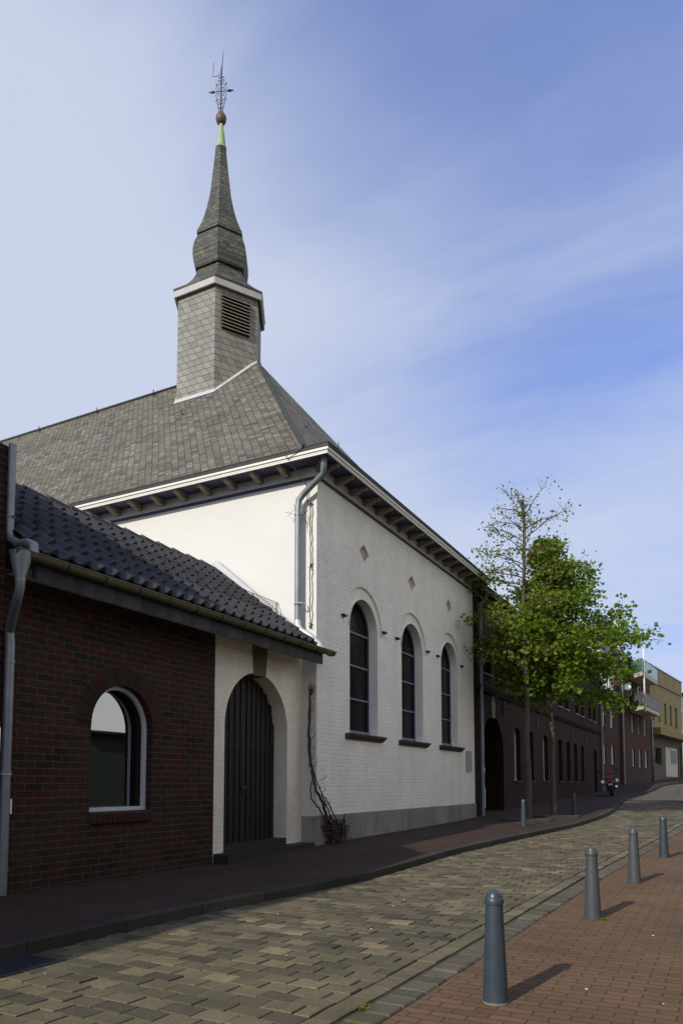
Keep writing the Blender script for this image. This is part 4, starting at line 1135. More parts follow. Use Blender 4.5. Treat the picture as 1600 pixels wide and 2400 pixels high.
mb = MB(); mb.face([(WXX + 0.34, WY0 + 0.35, 6.04), (WXX + 0.34, WY1 + 0.1, 6.04), (-11.4, WY1 + 0.1, 9.3), (-11.4, WY0 + 0.35, 9.3)])
mb.face([(-16, WY0 + 0.35, 6.04), (-11.4, WY0 + 0.35, 9.3), (-11.4, WY1 + 0.1, 9.3), (-16, WY1 + 0.1, 6.04)])
mb.face([(WXX + 0.34, WY0 + 0.35, 6.04), (-11.4, WY0 + 0.35, 9.3), (-16, WY0 + 0.35, 6.04)])
mb.face([(WXX + 0.34, WY1 + 0.1, 6.04), (-16, WY1 + 0.1, 6.04), (-11.4, WY1 + 0.1, 9.3)])
mb.build('roof', 'slate', wing)
mb = MB(); mb.tube([(WXX + 0.30, 21.95, 5.88), (WXX + 0.28, 21.95, 5.72), (WXX + 0.09, 21.95, 5.45), (WXX + 0.09, 21.95, 5.2), (WXX + 0.09, 21.95, sz(21.95) - 0.01)], 0.062, 10)
for z in (4.6, 3.3, 1.9, 0.25, -0.1): mb.tube([(WXX + 0.09, 21.95, z), (WXX + 0.09, 21.95, z + 0.04)], 0.071, 10)
d = mb.build('downpipe', 'zinc', wing)
mb = MB(); mb.box(WXX + 0.145, WXX + 0.155, 21.98, 22.01, -0.75, -0.15); mb.build('sticker', 'frame_white', d)
mb = MB(); mb.box(WXX + 0.145, WXX + 0.155, 21.94, 21.98, 0.32, 0.46); mb.build('sticker', 'frame_white', d)
mb = MB(); mb.tube([(WXX + 0.2, 45.85, 5.88), (WXX + 0.09, 45.85, 5.6), (WXX + 0.09, 45.85, sz(45.85) - 0.01)], 0.07, 8); mb.build('downpipe', 'zinc', wing)

# ------------------------------------------------------------------ apartment house with balconies
a1 = RD(4.4); d1 = Vector((sin(a1), cos(a1), 0)); q1 = Vector((cos(a1), -sin(a1), 0)); P0 = Vector((-6.75, 46.05, 0))
Af = FD(P0, d1, q1)
apt = thing('apartment_house', 'red brick apartment house with two angled balconies beyond the long brick wing', 'apartment house', (-6.5, 50, -0.3))
lw = [(0.34, 1.30, 1.17, 2.37), (2.60, 3.56, 1.17, 2.37), (0.34, 1.30, 3.44, 4.63), (2.60, 3.56, 3.44, 4.63)]
rw = [(8.6, 9.5, 1.14, 2.40), (10.98, 11.92, 1.14, 2.40), (13.3, 14.4, 1.14, 2.40), (8.57, 9.5, 3.50, 4.72), (11.0, 11.85, 3.50, 4.72), (13.4, 14.33, 3.50, 4.72)]
bw = [(8.6, 9.5, 5.42, 7.0), (11.2, 13.0, 5.42, 7.1), (13.4, 14.4, 5.42, 7.1), (9.2, 11.0, 7.72, 9.2), (12.0, 14.2, 7.72, 9.2)]
mb = MB()
wall(mb, Af, rect(0.0, 5.42, -1.0, 5.66), [rect(*w) for w in lw], [0.14] * 4)
Af2 = FD(P0 + q1 * 0.12, d1, q1)
wall(mb, Af2, rect(5.42, 16.25, -1.0, 8.5), [rect(a, b, c, d) for a, b, c, d in rw + bw[:3]] + [rect(9.2, 11.0, 7.72, 8.42), rect(12.0, 14.2, 7.72, 8.42)], [0.14] * 11)
slab(mb, Af, 5.30, 5.42, -1.0, 8.5, -6, 0.119)
slab(mb, Af, 16.0, 16.249, -1.0, 8.49, -9, 0.118)
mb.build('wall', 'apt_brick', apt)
labels = {}
for w in lw: window(apt, Af, w[0], w[1], w[2], w[3], 0.14, 'frame_white', 'pale_glass', 0.08, sill='slate_edge')
for w in rw: window(apt, Af2, w[0], w[1], w[2], w[3], 0.14, 'frame_white', 'dark_glass' if w[0] in (11.0,) else 'pale_glass', 0.09, sill='slate_edge')
for w in bw[:3]: window(apt, Af2, w[0], w[1], w[2], w[3], 0.14, 'frame_white', 'dark_glass', 0.09)
for a, b in ((9.2, 11.0), (12.0, 14.2)): window(apt, Af2, a, b, 7.72, 8.42, 0.14, 'frame_white', 'dark_glass', 0.08)
mb = MB(); mb.face([Af(-0.1, 5.66, 0.2), Af(5.42, 5.66, 0.2), Af(5.42, 8.4, -3.0), Af(-0.1, 8.4, -3.0)]); mb.build('tiled_roof', 'tile_red', apt)
mb = MB(); slab(mb, Af, -0.1, 5.3, 5.60, 5.72, 0.0, 0.26); mb.build('gutter', 'zinc', apt)
for a, b in ((2.2, 3.7),):
    mb = MB(); slab(mb, Af, a, b, 5.75, 7.35, -1.4, -0.05); dm = mb.build('dormer', 'zinc', apt)
    window(dm, FD(P0 - q1 * 0.045, d1, q1), a + 0.1, b - 0.1, 5.85, 7.1, -0.02, 'frame_white', 'pale_glass', 0.09).name = 'dormer_window'
mb = MB(); slab(mb, Af2, 5.0, 16.3, 8.5, 8.62, -8.0, 0.15); mb.build('flat_roof', 'slate_edge', apt)
mb = MB(); slab(mb, Af, 4.3, 9.2, 8.62, 10.0, -6.0, -0.9); mb.build('penthouse', 'pale', apt)
mb = MB(); slab(mb, Af, 4.15, 9.4, 10.0, 10.12, -6.1, -0.7); mb.build('penthouse_roof', 'slate_edge', apt)
mb = MB(); slab(mb, Af, 5.0, 6.6, 8.8, 9.85, -0.9, -0.87); slab(mb, Af, 7.0, 8.8, 8.8, 9.85, -0.9, -0.87); mb.build('penthouse_glazing', 'grey_panel', apt)
mb = MB(); slab(mb, Af, 9.4, 14.0, 8.62, 9.9, -6.0, -1.2); mb.build('upper_storey', 'slate_edge', apt)
def balcony(z, gm, L1, L2):
    # footprint: straight side against the wall, slanted corner, long front
    fp = [(8.35, 0.12), (6.75, 1.25), (L1, 1.25), (L1, 0.12)]
    mb = MB(); mb.prism([Af(u, z, w) for u, w in fp], (0, 0, 0.27)); o = mb.build('balcony', 'concrete', apt)
    mb = MB()
    for (u0, w0), (u1, w1) in zip(fp, fp[1:]):
        a, b = Af(u0, z + 0.31, w0), Af(u1, z + 0.31, w1); n = max(1, round((b - a).length / 1.2))
        for i in range(n):
            p, q = a.lerp(b, (i + 0.02) / n), a.lerp(b, (i + 0.98) / n)
            t = (q - p).normalized(); s = Vector((t.y, -t.x, 0)) * 0.015
            mb.prism([p - s, q - s, q + s, p + s], (0, 0, 0.78))
    mb.build('railing_panels', gm, o)
    mb = MB()
    mb.tube([Af(u, z + 1.14, w) for u, w in fp], 0.03, 6)
    for u, w in fp: mb.tube([Af(u, z + 0.2, w), Af(u, z + 1.14, w)], 0.025, 6)
    mb.build('handrail', 'zinc', o)
balcony(4.90, 'grey_panel', 13.2, 0)
balcony(7.16, 'teal_glass', 12.6, 0)
mb = MB(); mb.tube([Af(4.55 + 2.6, 4.75, 1.28), Af(4.55 + 2.6, 9.0, 1.28)], 0.055, 8); mb.build('white_pole', 'white_paint', apt)
mb = MB(); mb.tube([Af(5.42, 8.3, 0.18), Af(5.42, 8.0, 0.20), Af(5.42, -0.12, 0.20)], 0.065, 8)
mb.build('downpipe', 'zinc', apt)
mb = MB(); mb.tube([Af(16.15, 5.0, 0.20), Af(16.15, 0.0, 0.20)], 0.06, 8); mb.build('downpipe', 'zinc', apt)
mb = MB()   # television dish on the pipe
ctr = Af(5.85, 6.3, 0.42); ax = Vector((0.4, -1.0, 0.35)).normalized()
mb.lathe(ctr, [(0.0, 0.0), (0.13, 0.02), (0.24, 0.07), (0.25, 0.09)], 16, axis=ax); mb.tube([ctr, Af(5.85, 6.15, 0.14)], 0.03, 6); mb.build('satellite_dish', 'zinc', apt)
mb = MB()
c0 = Af(13.6, 9.9, -1.5); mb.tube([c0, c0 + Vector((0, 0, 1.1))], 0.03, 5)
mb.build('antenna_mast', 'iron', apt)

# ------------------------------------------------------------------ yellow house
b2 = RD(6.8); d2 = Vector((sin(b2), cos(b2), 0)); q2 = Vector((cos(b2), -sin(b2), 0)); Q0 = P0 + d1 * 16.3
Yf = FD(Q0, d2, q2)
yel = thing('yellow_house', 'yellow rendered flat roofed house with narrow windows and ochre canopy at the street end', 'house', tuple(Q0 + d2 * 7))
yw = [(1.2, 1.9, 5.1, 6.75), (3.4, 4.1, 5.1, 6.75), (5.8, 6.7, 5.1, 6.75), (8.1, 9.0, 5.1, 6.75), (10.4, 11.5, 5.0, 6.75)]
mb = MB(); wall(mb, Yf, rect(0, 13.5, 4.35, 8.05), [rect(*w) for w in yw], [0.25] * 5)
slab(mb, Yf, 0.0, 13.5, 8.052, 9.3, -8, 0.10)
mb.face([Yf(13.5, -1, 0), Yf(13.5, 9.2, 0), Yf(13.5, 9.2, -8), Yf(13.5, -1, -8)])
mb.build('upper_wall', 'yellow', yel)
for w in yw: window(yel, Yf, *w, 0.25, 'frame_dark', 'dark_glass', 0.07, sill='slate_edge')
mb = MB(); slab(mb, Yf, -0.05, 13.6, 9.302, 9.40, -8, 0.16); mb.build('roof_edge', 'zinc', yel)
mb = MB(); slab(mb, Yf, 0.3, 13.9, 3.80, 4.348, -0.1, 0.75); mb.build('canopy', 'canopy', yel)
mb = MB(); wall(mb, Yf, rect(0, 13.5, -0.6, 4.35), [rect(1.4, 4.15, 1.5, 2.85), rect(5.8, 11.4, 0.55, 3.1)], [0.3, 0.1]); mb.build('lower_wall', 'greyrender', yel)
mb = MB()
o = window(yel, Yf, 1.4, 4.15, 1.5, 2.85, 0.3, 'frame_dark', 'dark_glass', 0.1, mullion=True)
mb = MB(); slab(mb, Yf, 1.6, 3.2, 2.15, 2.75, -0.29, -0.25); mb.build('blind', 'greyrender', o)
mb = MB(); poly(mb, Yf, rect(5.8, 11.4, 0.55, 3.1), -0.09); slab(mb, Yf, 8.3, 10.7, 1.6, 2.95, -0.09, -0.05); g_ = mb.build('garage_door', 'pale', yel)
mb = MB()
for u in (8.35, 9.2, 10.05): slab(mb, Yf, u, u + 0.7, 1.7, 2.85, -0.05, -0.035)
mb.build('garage_window', 'grey_panel', g_)
mb = MB(); poly(mb, Yf, rect(11.9, 13.3, 0.45, 3.3), 0.01); mb.build('dark_entrance', 'dark', yel)
far = thing('pale_far_house', 'pale rendered house far up the street behind the yellow house', 'house', tuple(Q0 + d2 * 20))
Zf = FD(Q0 + d2 * 13.6, Vector((sin(RD(10)), cos(RD(10)), 0)), Vector((cos(RD(10)), -sin(RD(10)), 0)))
mb = MB(); wall(mb, Zf, rect(0, 14, -0.2, 8.2), [rect(0.6, 1.8, 4.9, 6.7), rect(3.2, 4.4, 4.9, 6.7), rect(6.0, 7.2, 4.9, 6.7), rect(1, 3, 1.4, 3.2)], [0.2] * 4); mb.build('wall', 'pale', far)
for w in ((0.6, 1.8, 4.9, 6.7), (3.2, 4.4, 4.9, 6.7), (6.0, 7.2, 4.9, 6.7), (1, 3, 1.4, 3.2)): window(far, Zf, *w, 0.2, 'frame_white', 'dark_glass', 0.08)
mb = MB(); slab(mb, Zf, -0.1, 14.1, 8.2, 8.4, -8, 0.25); mb.build('roof', 'slate_edge', far)
tvp = Q0 + d2 * 2.4 - q2 * 2.0
mb = MB(); mb.tube([tvp + Vector((0, 0, 9.3)), tvp + Vector((0, 0, 11.4))], 0.025, 5)
mb.tube([tvp + Vector((-0.6, -0.2, 11.2)), tvp + Vector((0.7, 0.25, 11.35))], 0.018, 4)
for k in range(5): mb.tube([tvp + Vector((-0.5 + k * 0.26, -0.2 + k * 0.09 - 0.25, 11.22)), tvp + Vector((-0.5 + k * 0.26, -0.2 + k * 0.09 + 0.25, 11.22))], 0.012, 4)
mb.build('antenna', 'iron', yel)

# ------------------------------------------------------------------ low building across the street (seen in the window glass)
opp = thing('green_boarded_shed', 'low dark green boarded shed across the street, mirrored in the arched window', 'shed', (5.0, 15, -1.2))
mb = MB(); mb.box(4.2, 10, 8.6, 16.9, -1.4, 1.28); mb.box(3.8, 10, 17.0, 25, -1.4, 1.62)
mb.build('wall', 'green_wall', opp)
mb = MB(); mb.box(4.0, 10.2, 8.5, 16.92, 1.282, 1.36); mb.box(3.6, 10.2, 16.95, 25.2, 1.622, 1.70); mb.build('roof', 'slate_edge', opp)

for k_, (ya_, yb_, zt_, mt_, lab) in enumerate(((-15, 7.8, 5.6, 'pale', 'pale rendered terraced house across the street, left of the green boarded shed'), (38, 54, 6.6, 'apt_brick', 'red brick terraced house across the street, right of the green boarded shed'))):
    hs = thing('terraced_house', lab, 'house', (5.0, (ya_ + yb_) / 2, -1.3))
    Of = FD((4.6, 0, 0), (0, 1, 0), (-1, 0, 0))
    ws = []; y = ya_ + 1.0
    while y < yb_ - 1.6: ws += [(y, y + 1.05, -0.2, 1.3), (y, y + 1.05, 2.7, 4.2)]; y += 2.6
    mb = MB(); wall(mb, Of, rect(ya_, yb_, -2.0, zt_), [rect(*w) for w in ws], [0.14] * len(ws))
    for yy in (ya_, yb_): mb.face([(4.6, yy, -2.0), (13, yy, -2.0), (13, yy, zt_), (8.8, yy, zt_ + 3.2), (4.6, yy, zt_)])
    mb.build('wall', mt_, hs)
    for w in ws: window(hs, Of, *w, 0.14, 'frame_white', 'dark_glass', 0.08, sill='slate_edge')
    mb = MB(); mb.prism([(4.2, ya_ - 0.2, zt_ - 0.08), (8.8, ya_ - 0.2, zt_ + 3.3), (13.4, ya_ - 0.2, zt_ - 0.08), (13.4, ya_ - 0.2, zt_ + 0.04), (8.8, ya_ - 0.2, zt_ + 3.45), (4.2, ya_ - 0.2, zt_ + 0.04)], (0, yb_ - ya_ + 0.4, 0)); mb.build('roof', 'slate', hs)

# ------------------------------------------------------------------ bollards
def bollard(name, label, loc, grey=False, patch=False, sc=1.0):
    t = thing(name, label, 'bollard', loc, 'tapered bollards along the street')
    x, y, z = loc; m = 'bollard_grey' if grey else 'bollard'
    mb = MB(); mb.lathe(loc, [(0.074 * sc, -0.05), (0.074 * sc, 0.0), (0.071 * sc, 0.10), (0.050 * sc, 0.575), (0.0, 0.575)], 24); mb.build('post', m, t)
    mb = MB(); mb.lathe(loc, [(0.046 * sc, 0.568), (0.0555 * sc, 0.570), (0.057 * sc, 0.576), (0.056 * sc, 0.602), (0.052 * sc, 0.608), (0.049 * sc, 0.609), (0.0475 * sc, 0.617), (0.0425 * sc, 0.632), (0.033 * sc, 0.644), (0.019 * sc, 0.652), (0.0, 0.655)], 24); mb.build('cap', m, t)
    mb = MB(); mb.lathe(loc, [(0.073 * sc, 0.014), (0.0765 * sc, 0.012), (0.077 * sc, 0.002), (0.073 * sc, 0.0)], 24); mb.build('base_ring', 'bollard_grey' if not patch else 'ridge_mortar', t)
    return t
bollard('bollard', 'nearest and largest blue grey bollard, its foot ringed with chipped yellowish mortar', (-1.268, 4.372, gr(4.37) + 0.002), patch=True)
bollard('bollard', 'second bollard from the front, weathered grey with a tuft of weeds at its foot', (-1.154, 7.125, gr(7.12) + 0.002), True)
bollard('bollard', 'third grey bollard on the right side, between the weedy one and the blue one', (-1.056, 9.50, gr(9.5) + 0.002), True)
bollard('bollard', 'farthest bollard on the right side of the street, dark blue with a domed cap', (-0.965, 12.65, gr(12.65) + 0.002))
bollard('bollard', 'dark blue bollard on the left pavement in front of the slim tree', (-4.575, 18.45, sz(18.45) + 0.001), sc=0.95)
bollard('bollard', 'dark blue bollard on the left pavement past both trees, in deep shade', (-4.20, 23.05, sz(23.05) + 0.001), sc=0.95)

# ------------------------------------------------------------------ trees
def tree(name, label, base, H, z_first, prof, nb, leafm, leaf, seed, trunk_r, density, dens_top, bias=(0, 0), droop=0.0, sub=5, lcl=6, flat=1.0):
    rg = random.Random(seed); t = thing(name, label, 'tree', base, 'young street trees on the left pavement')
    B = Vector(base)
    wob = [Vector((rg.uniform(-.04, .04), rg.uniform(-.04, .04), 0)) for _ in range(14)]
    def tr(z): 
        k = z / H * 12; i = min(12, int(k)); return B + wob[i].lerp(wob[i + 1], k - i) * (0.4 + z / H) + Vector((0, 0, z))
    tm = MB(); zs = [H * i / 22 for i in range(23)]
    tm.tube([tr(z) for z in zs], [trunk_r * (1.25 if i == 0 else 1) * (1 - 0.62 * (z / H)) ** 1.1 * (1 + 0.06 * rg.uniform(-1, 1)) + 0.004 for i, z in enumerate(zs)], 10)
    tm.build('trunk', 'bark', t)
    bm_ = MB(); lm = MB()
    def leafs(p, d, n, size):
        for _ in range(n):
            c = p + Vector((rg.gauss(0, 1), rg.gauss(0, 1), rg.gauss(0, 0.8))) * size * 1.1
            a = Vector((rg.gauss(0, 1), rg.gauss(0, 1), rg.gauss(0, 0.5))); 
            if a.length < .01: continue
            a.normalize(); n_ = Vector((rg.gauss(0, .7), rg.gauss(0, .7), rg.gauss(0.5, .6))); b = a.cross(n_)
            if b.length < .05: continue
            b.normalize(); L = size * rg.uniform(0.65, 1.25); w = L * 0.42
            fold = n_.normalized() * w * 0.25
            rn = min(1, max(0, rg.gauss(0.5, 0.25)))
            p0, p1, p2, p3 = c - a * L * .5, c + b * w + fold - a * L * 0.06, c + a * L * .55, c - b * w + fold - a * L * 0.06
            lm.face([p0, p1, p2], 0, [(0, 0)] * 3, rn); lm.face([p0, p2, p3], 0, [(0, 0)] * 3, rn)
    for i in range(nb):
        f = (i + rg.random() * 0.8) / nb; z = z_first + (H * 0.985 - z_first) * f
        az = i * 2.39996 + rg.uniform(-0.5, 0.5)
        hor = Vector((cos(az), sin(az), 0))
        L = interp(prof, f) * rg.uniform(0.72, 1.12) * (1 + bias[0] * hor.x + bias[1] * hor.y)
        up = interp([(0, 0.12), (0.4, 0.30), (0.75, 0.6), (1, 1.5)], f) * flat + rg.uniform(-0.12, 0.15)
        p = tr(z); d = (hor + Vector((0, 0, up))).normalized(); pts = [p]; n = 7
        for k in range(n):
            d = (d + Vector((rg.gauss(0, .13), rg.gauss(0, .13), rg.gauss(-0.05 - droop, .10)))).normalized()
            pts.append(pts[-1] + d * L / n)
        r0 = 0.028 * (L / 2.0) ** 0.6 * (1 - 0.4 * f)
        bm_.tube(pts, [r0 * (1 - 0.8 * k / n) + 0.003 for k in range(n + 1)], 5, caps=False)
        dn = density * (1 - f) + dens_top * f
        for k in range(1, n + 1):
            pk = pts[k]
            ns = sub if k > 1 else max(1, sub - 3)
            for q in range(ns):
                if rg.random() > 0.35 + 0.65 * min(1, dn): continue
                dd = (d + Vector((rg.gauss(0, .9), rg.gauss(0, .9), rg.gauss(0.05, .55)))).normalized()
                l = L * 0.22 * rg.uniform(0.5, 1.3) + 0.08
                e = pk + dd * l; mid = pk.lerp(e, 0.5) + Vector((0, 0, rg.uniform(-.02, .05)))
                if rg.random() < 0.75: bm_.tube([pk, mid, e], [0.007, 0.005, 0.003], 4, caps=False)
                m = max(1, int(lcl * dn * rg.uniform(0.6, 1.4)))
                leafs(e, dd, m, leaf * (1.0 - 0.35 * f)); leafs(mid, dd, m // 2, leaf * (1.0 - 0.35 * f))
        leafs(pts[-1], d, max(1, int(lcl * dn)), leaf * (1 - 0.3 * f))
    bm_.build('branches', 'twig', t); lm.build('crown', leafm, t)
    return t
T1 = (-5.10, 21.15, sz(21) - 0.01); T2 = (-4.67, 22.45, sz(22.4) - 0.01)
tree('street_tree', 'slim young tree with sparse open top, beside the denser leafy tree', T1, 9.25, 4.2,
     [(0, 1.2), (0.15, 1.65), (0.4, 1.6), (0.6, 1.35), (0.8, 1.25), (0.92, 0.95), (1, 0.35)], 60, 'leaf1', 0.115, 5, 0.085, 0.85, 0.26, sub=5, lcl=5)
tree('street_tree', 'dense leafy green tree spreading over the street beside the slim sparse tree', T2, 8.25, 3.85,
     [(0, 1.35), (0.12, 2.0), (0.32, 2.15), (0.5, 1.45), (0.7, 0.95), (0.88, 0.5), (1, 0.2)], 66, 'leaf2', 0.155, 21, 0.075, 1.0, 1.0, bias=(0.24, 0.03), sub=5, lcl=7, flat=0.5)
for x, y in ((T1[0] + 0.1, T1[1] - 0.3), (T2[0] + 0.1, T2[1] + 0.1)):
    mb = MB(); z = sz(y) + 0.004
    for a, b, c, d in ((-0.7, 0.7, -0.7, -0.64), (-0.7, 0.7, 0.64, 0.7), (-0.7, -0.64, -0.64, 0.64), (0.64, 0.7, -0.64, 0.64)):
        mb.box(x + a, x + b, y + c, y + d, z - 0.05, z + 0.012)
    mb.face([(x - 0.64, y - 0.64, z + 0.004), (x + 0.64, y - 0.64, z + 0.004), (x + 0.64, y + 0.64, z + 0.004), (x - 0.64, y + 0.64, z + 0.004)], 1)
    o = struct(mb.build('tree_pit', ['kerb', 'gravel_bed']))

# ------------------------------------------------------------------ dead climber on the church corner
vt = thing('dead_climber', 'leafless dead climbing plant with tangled stump on the white church corner', 'climber', (-6.55, 12.3, sz(12.3)))
rg = random.Random(9)
main = [(-6.60, 12.28, -1.10), (-6.59, 12.22, -0.85), (-6.59, 12.02, -0.60), (-6.59, 11.86, -0.34), (-6.62, 11.70, -0.14), (-6.70, 11.73, 0.05), (-6.78, 11.745, 0.36), (-6.80, 11.75, 0.66), (-6.815, 11.755, 0.99), (-6.80, 11.755, 1.30), (-6.79, 11.75, 1.66)]
def jit(p, s): return Vector(p) + Vector((rg.uniform(-s, s), rg.uniform(-s, s), rg.uniform(-s, s)))
def dens(pts, n=4, s=0.012):
    out = []
    for a, b in zip(pts, pts[1:]):
        for k in range(n): out.append(jit(Vector(a).lerp(Vector(b), k / n), s))
    out.append(Vector(pts[-1])); return out
mb = MB()
P = dens(main); mb.tube(P, [0.034 * (1 - 0.45 * i / len(P)) for i in range(len(P))], 7)
mb.build('stem', 'vine', vt)
mb = MB()
for pts, r in ([[(-6.58, 12.16, -1.05), (-6.58, 12.0, -0.72), (-6.59, 11.72, -0.45), (-6.61, 11.50, -0.27), (-6.66, 11.52, -0.12), (-6.72, 11.68, 0.03)], 0.018],
               [[(-6.57, 12.45, -1.1), (-6.58, 12.42, -0.72), (-6.59, 12.15, -0.42), (-6.60, 11.92, -0.24), (-6.63, 11.76, -0.02), (-6.72, 11.74, 0.25)], 0.015],
               [[(-6.575, 12.38, -1.1), (-6.575, 12.3, -0.75), (-6.575, 12.1, -0.55), (-6.59, 11.93, -0.30), (-6.62, 11.78, -0.08)], 0.017],
               [[(-6.78, 11.73, 0.3), (-6.815, 11.73, 0.7), (-6.825, 11.74, 1.1), (-6.80, 11.73, 1.5)], 0.013]):
    P = dens(pts); mb.tube(P, [r * (1 - 0.4 * i / len(P)) for i in range(len(P))], 6)
    mb.build('stem', 'vine', vt); mb = MB()
tw = MB()
for z in [1.62, 1.5, 1.38, 1.30, 1.18, 0.95, 0.80, 0.62, 0.40, 0.30, 0.05, -0.15, -0.4]:
    y0 = 11.75 if z > 0.1 else 11.75 + (0.1 - z) * 0.55; x0 = -6.78 if z > 0.1 else -6.6
    p = Vector((x0, y0, z)); e1 = p + Vector((rg.uniform(0.03, 0.10), -rg.uniform(0.0, 0.05), rg.uniform(0.0, 0.05))); e2 = e1 + Vector((rg.uniform(0.01, 0.06), -0.01, rg.uniform(0.03, 0.09)))
    tw.tube([p, e1, e2], [0.007, 0.006, 0.004], 5)
for k in range(22):
    p = Vector((-6.79, 11.75, 1.62 + rg.uniform(-.05, .05))); e = p + Vector((rg.uniform(-0.04, 0.12), rg.uniform(-0.06, 0.02), rg.uniform(0.06, 0.24))); tw.tube([p, p.lerp(e, .5) + Vector((rg.uniform(-.02, .02), 0, 0)), e], [0.006, 0.005, 0.003], 4)
tw.build('twigs', 'vine', vt)
st = MB()
for k in range(85):
    y = rg.uniform(12.08, 12.62); z = rg.uniform(-1.12, -0.70 - abs(y - 12.3) * 0.3); x = -6.655 + rg.uniform(0.0, 0.14)
    p = Vector((x, y, z)); pts = [p]; d = Vector((rg.gauss(0, .4), rg.gauss(0, .5), rg.gauss(0.2, .7))).normalized()
    for q in range(4):
        d = (d + Vector((rg.gauss(0, .45), rg.gauss(0, .45), rg.gauss(0, .45)))).normalized(); n = pts[-1] + d * rg.uniform(0.04, 0.075); n.x = min(-6.48, max(-6.66, n.x)); n.z = min(-0.55, max(sz(12.3), n.z)); pts.append(n)
    st.tube(pts, [rg.uniform(0.008, 0.016)] * 5, 5)
for k in range(40):
    p = Vector((-6.58 + rg.uniform(-.04, .06), 12.66 + rg.uniform(-.07, .07), -1.0)); e = p + Vector((rg.uniform(-.05, .08), rg.uniform(-.14, .12), rg.uniform(0.1, 0.36))); st.tube([p, p.lerp(e, .5) + Vector((0, rg.uniform(-.03, .03), 0)), e], [0.008, 0.006, 0.004], 4)
st.build('stump_tangle', 'vine', vt)
ct = thing('thin_dry_creeper', 'thin dry creeper stems on the sunlit church corner beside the upper downpipe', 'creeper', (-6.82, YC - 0.03, 2.9))
for k, x in enumerate((-6.835, -6.79)):
    P = [Vector((x + rg.uniform(-.014, .014), YC - 0.032, 2.86 + i * 0.095)) for i in range(26)]
    mb = MB(); mb.tube(P, 0.0065, 5); mb.build('stem', 'twig', ct)
mb = MB()
for z in (5.25, 4.05, 2.92):
    for k in range(9):
        p = Vector((-6.81, YC - 0.035, z)); e = p + Vector((rg.uniform(-.06, .06), -rg.uniform(0, .04), rg.uniform(-.08, .08))); mb.tube([p, e], 0.006, 4)
for k in range(22):
    p = Vector((-7.03 + rg.uniform(-.1, .2), YC - 0.17, 5.15 + rg.uniform(-.3, .1))); e = p + Vector((rg.uniform(-.25, .15), 0.05, rg.uniform(-.25, .25))); mb.tube([p, p.lerp(e, .5) + Vector((0, 0, rg.uniform(-.05, .05))), e], 0.0035, 4)
mb.build('twigs', 'twig', ct)

# ------------------------------------------------------------------ motorcycle
mx, my = -5.30, 39.2; mz = sz(my)
mo = thing('motorcycle', 'dark touring motorcycle with orange fairing parked on the pavement by the brick wing end', 'motorcycle', (mx, my, mz))
yaw = RD(9); lean_ = RD(7)
def ML(x, y, z):      # x right, y forward, z up, leaning on its stand
    x, z = x * cos(lean_) - z * sin(lean_), z * cos(lean_) + x * sin(lean_)
    return Vector((mx + x * cos(yaw) - y * sin(yaw), my + x * sin(yaw) + y * cos(yaw), mz + z))
axx = (ML(1, 0, 0) - ML(0, 0, 0)).normalized()
for y, w in ((-0.70, 0.085), (0.75, 0.06)):
    R_ = 0.32; c = ML(0, y, R_)
    mb = MB(); mb.lathe(c, [(0.22, -w), (R_ - 0.03, -w), (R_, -w * 0.5), (R_, w * 0.5), (R_ - 0.03, w), (0.22, w)], 24, axis=axx); wh = mb.build('wheel', 'rubber', mo)
    mb = MB(); mb.lathe(c, [(0.05, -w * .7), (0.22, -w * .6), (0.23, 0), (0.22, w * .6), (0.05, w * .7)], 20, axis=axx); mb.build('rim', 'chrome', wh)
def mbox(mb, x0, x1, y0, y1, z0, z1, tx=1.0, ty=1.0):
    lo = [ML(x, y, z0) for x, y in ((x0, y0), (x1, y0), (x1, y1), (x0, y1))]
    cx0, cy0 = (x0 + x1) / 2, (y0 + y1) / 2
    hi = [ML(cx0 + (x - cx0) * tx, cy0 + (y - cy0) * ty, z1) for x, y in ((x0, y0), (x1, y0), (x1, y1), (x0, y1))]
    mb.face(lo[::-1]); mb.face(hi)
    for i in range(4): j = (i + 1) % 4; mb.face([lo[i], lo[j], hi[j], hi[i]])
mb = MB(); mbox(mb, -0.19, 0.19, -0.25, 0.42, 0.24, 0.62, 0.9, 0.9); mbox(mb, -0.10, 0.10, -0.55, 0.5, 0.55, 0.72); mb.build('engine', 'black_plastic', mo)
mb = MB(); mbox(mb, -0.16, 0.16, 0.0, 0.55, 0.70, 0.98, 0.7, 0.8); mb.build('tank', 'orange', mo)
mb = MB(); mbox(mb, -0.17, 0.17, -0.72, 0.02, 0.74, 0.86, 0.85, 0.95); mb.build('seat', 'black_plastic', mo)
mb = MB(); mbox(mb, -0.22, 0.22, 0.55, 0.85, 0.70, 1.05, 0.75, 0.7); mbox(mb, -0.17, 0.17, 0.62, 0.74, 1.05, 1.30, 0.65, 0.5); mb.build('fairing', 'orange', mo)
for s in (-1, 1):
    mb = MB(); mbox(mb, s * 0.33 - 0.12, s * 0.33 + 0.12, -0.85, -0.32, 0.50, 0.88, 0.9, 0.92); pn = mb.build('pannier', 'blue_plastic', mo)
    mb = MB(); mbox(mb, s * 0.33 - 0.07, s * 0.33 + 0.07, -0.862, -0.845, 0.66, 0.80); mb.build('reflector', 'chrome', pn)
mb = MB(); mb.tube([ML(-0.40, 0.42, 1.06), ML(-0.22, 0.52, 1.10), ML(0.22, 0.52, 1.10), ML(0.40, 0.42, 1.06)], 0.018, 6); mb.build('handlebar', 'black_plastic', mo)
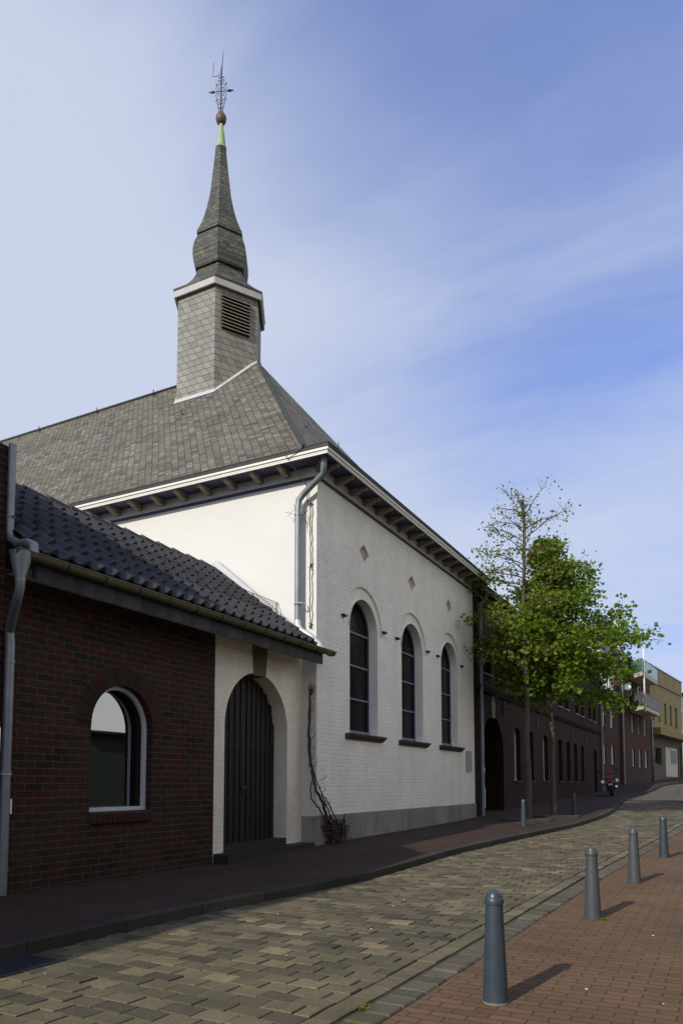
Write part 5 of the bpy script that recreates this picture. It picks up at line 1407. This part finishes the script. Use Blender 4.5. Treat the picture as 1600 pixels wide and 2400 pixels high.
for s in (-1, 1):
    mb = MB(); mb.tube([ML(s * 0.30, 0.50, 1.10), ML(s * 0.38, 0.52, 1.22)], 0.01, 5); c = ML(s * 0.42, 0.5, 1.25)
    mb.lathe(c, [(0.0, -0.02), (0.075, -0.015), (0.08, 0.01), (0.0, 0.03)], 12, axis=ML(0, -1, 0) - ML(0, 0, 0)); mb.build('mirror', 'black_plastic', mo)
mb = MB(); mb.tube([ML(0.2, 0.1, 0.32), ML(0.24, -0.4, 0.36), ML(0.26, -0.95, 0.44)], [0.035, 0.04, 0.055], 8); mb.build('exhaust', 'chrome', mo)
mb = MB(); mbox(mb, -0.09, 0.09, -0.92, -0.905, 0.42, 0.60); mb.build('number_plate', 'plate', mo)
mb = MB(); mbox(mb, -0.10, 0.10, -0.90, -0.84, 0.70, 0.78); mb.build('tail_light', 'red_lens', mo)
mb = MB(); mb.tube([ML(-0.12, 0.62, 0.95), ML(-0.13, 0.76, 0.32)], 0.025, 6); mb.tube([ML(0.12, 0.62, 0.95), ML(0.13, 0.76, 0.32)], 0.025, 6); mb.build('fork', 'chrome', mo)

# ------------------------------------------------------------------ small things on the ground
mb = MB(); rg = random.Random(4)
for k in range(22):
    x = kx(3.6) + 0.30 - 0.0; y = 3.25 + k * 0.034
    mb.box(kx(y) + 0.03, kx(y) + 0.40, y, y + 0.017, rz(kx(y) + .2, y) - 0.004, rz(kx(y) + .2, y) + 0.008)
mb.box(kx(3.6) + 0.005, kx(3.6) + 0.028, 3.2, 4.02, gl(3.6) - 0.03, gl(3.6) + 0.010); mb.box(kx(3.6) + 0.405, kx(3.6) + 0.43, 3.2, 4.02, gl(3.6) - 0.03, gl(3.6) + 0.010)
mb.build('drain_grate', 'iron', None, (kx(3.6), 3.6, gl(3.6)))
tag(bpy.data.objects['drain_grate'], 'dark iron drain grate in the gutter beside the left kerb', 'drain grate')
wd = MB()
def weed(x, y, z, n, s):
    for _ in range(n):
        a = rg.uniform(0, 2 * pi); d = Vector((cos(a), sin(a), rg.uniform(0.2, 1.1))).normalized(); p = Vector((x + rg.gauss(0, s * .5), y + rg.gauss(0, s * .5), z)); L = s * rg.uniform(0.5, 1.1); b = d.cross(Vector((0, 0, 1))).normalized() * L * 0.18
        wd.face([p, p + d * L * .55 + b, p + d * L, p + d * L * .55 - b], 0, [(0, 0)] * 4, rg.random())
weed(-1.93, 3.93, gr(3.9) - 0.01, 60, 0.035); weed(-1.92, 4.0, gr(3.9) - 0.01, 20, 0.03)
weed(-1.07, 7.10, gr(7.1), 60, 0.035); weed(-1.62, 6.9, gr(6.9) - 0.01, 20, 0.03); weed(-2.62, 3.70, rz(-2.62, 3.7), 20, 0.02)
for k in range(26):
    y = rg.uniform(2.2, 16); weed(rx(y) + rg.uniform(-0.01, 0.02), y, gr(y) - 0.012, 8, 0.014)
o = wd.build('joint_weeds', 'weed', None, (-1.8, 5, gr(5))); o['kind'] = 'stuff'; o['label'] = 'small green weeds in the joints by the gutter and bollards'; o['category'] = 'weeds'
sp = [(-0.93, 4.85, 0.02, 'white'), ]
lit = MB()
for k in range(16):
    if k < 10: x, y = rg.uniform(-1.5, 0.3), rg.uniform(3.2, 9)
    else: x, y = rg.uniform(-4.2, -2.2), rg.uniform(3.2, 8)
    z = (gr(y) + 0.006) if x > rx(y) + 0.25 else rz(x, y) + 0.006
    a = rg.uniform(0, pi); s = rg.uniform(0.002, 0.006); L = s * rg.uniform(1, 2.5)
    u, v = Vector((cos(a), sin(a), 0)) * L, Vector((-sin(a), cos(a), 0)) * s
    lit.obox((x, y, z), u, v, (0, 0, 0.002))
o = lit.build('litter_specks', 'paper', None, (-1.5, 5, gr(5))); o['kind'] = 'stuff'; o['label'] = 'tiny pale blossom bits scattered on the paving'; o['category'] = 'litter'
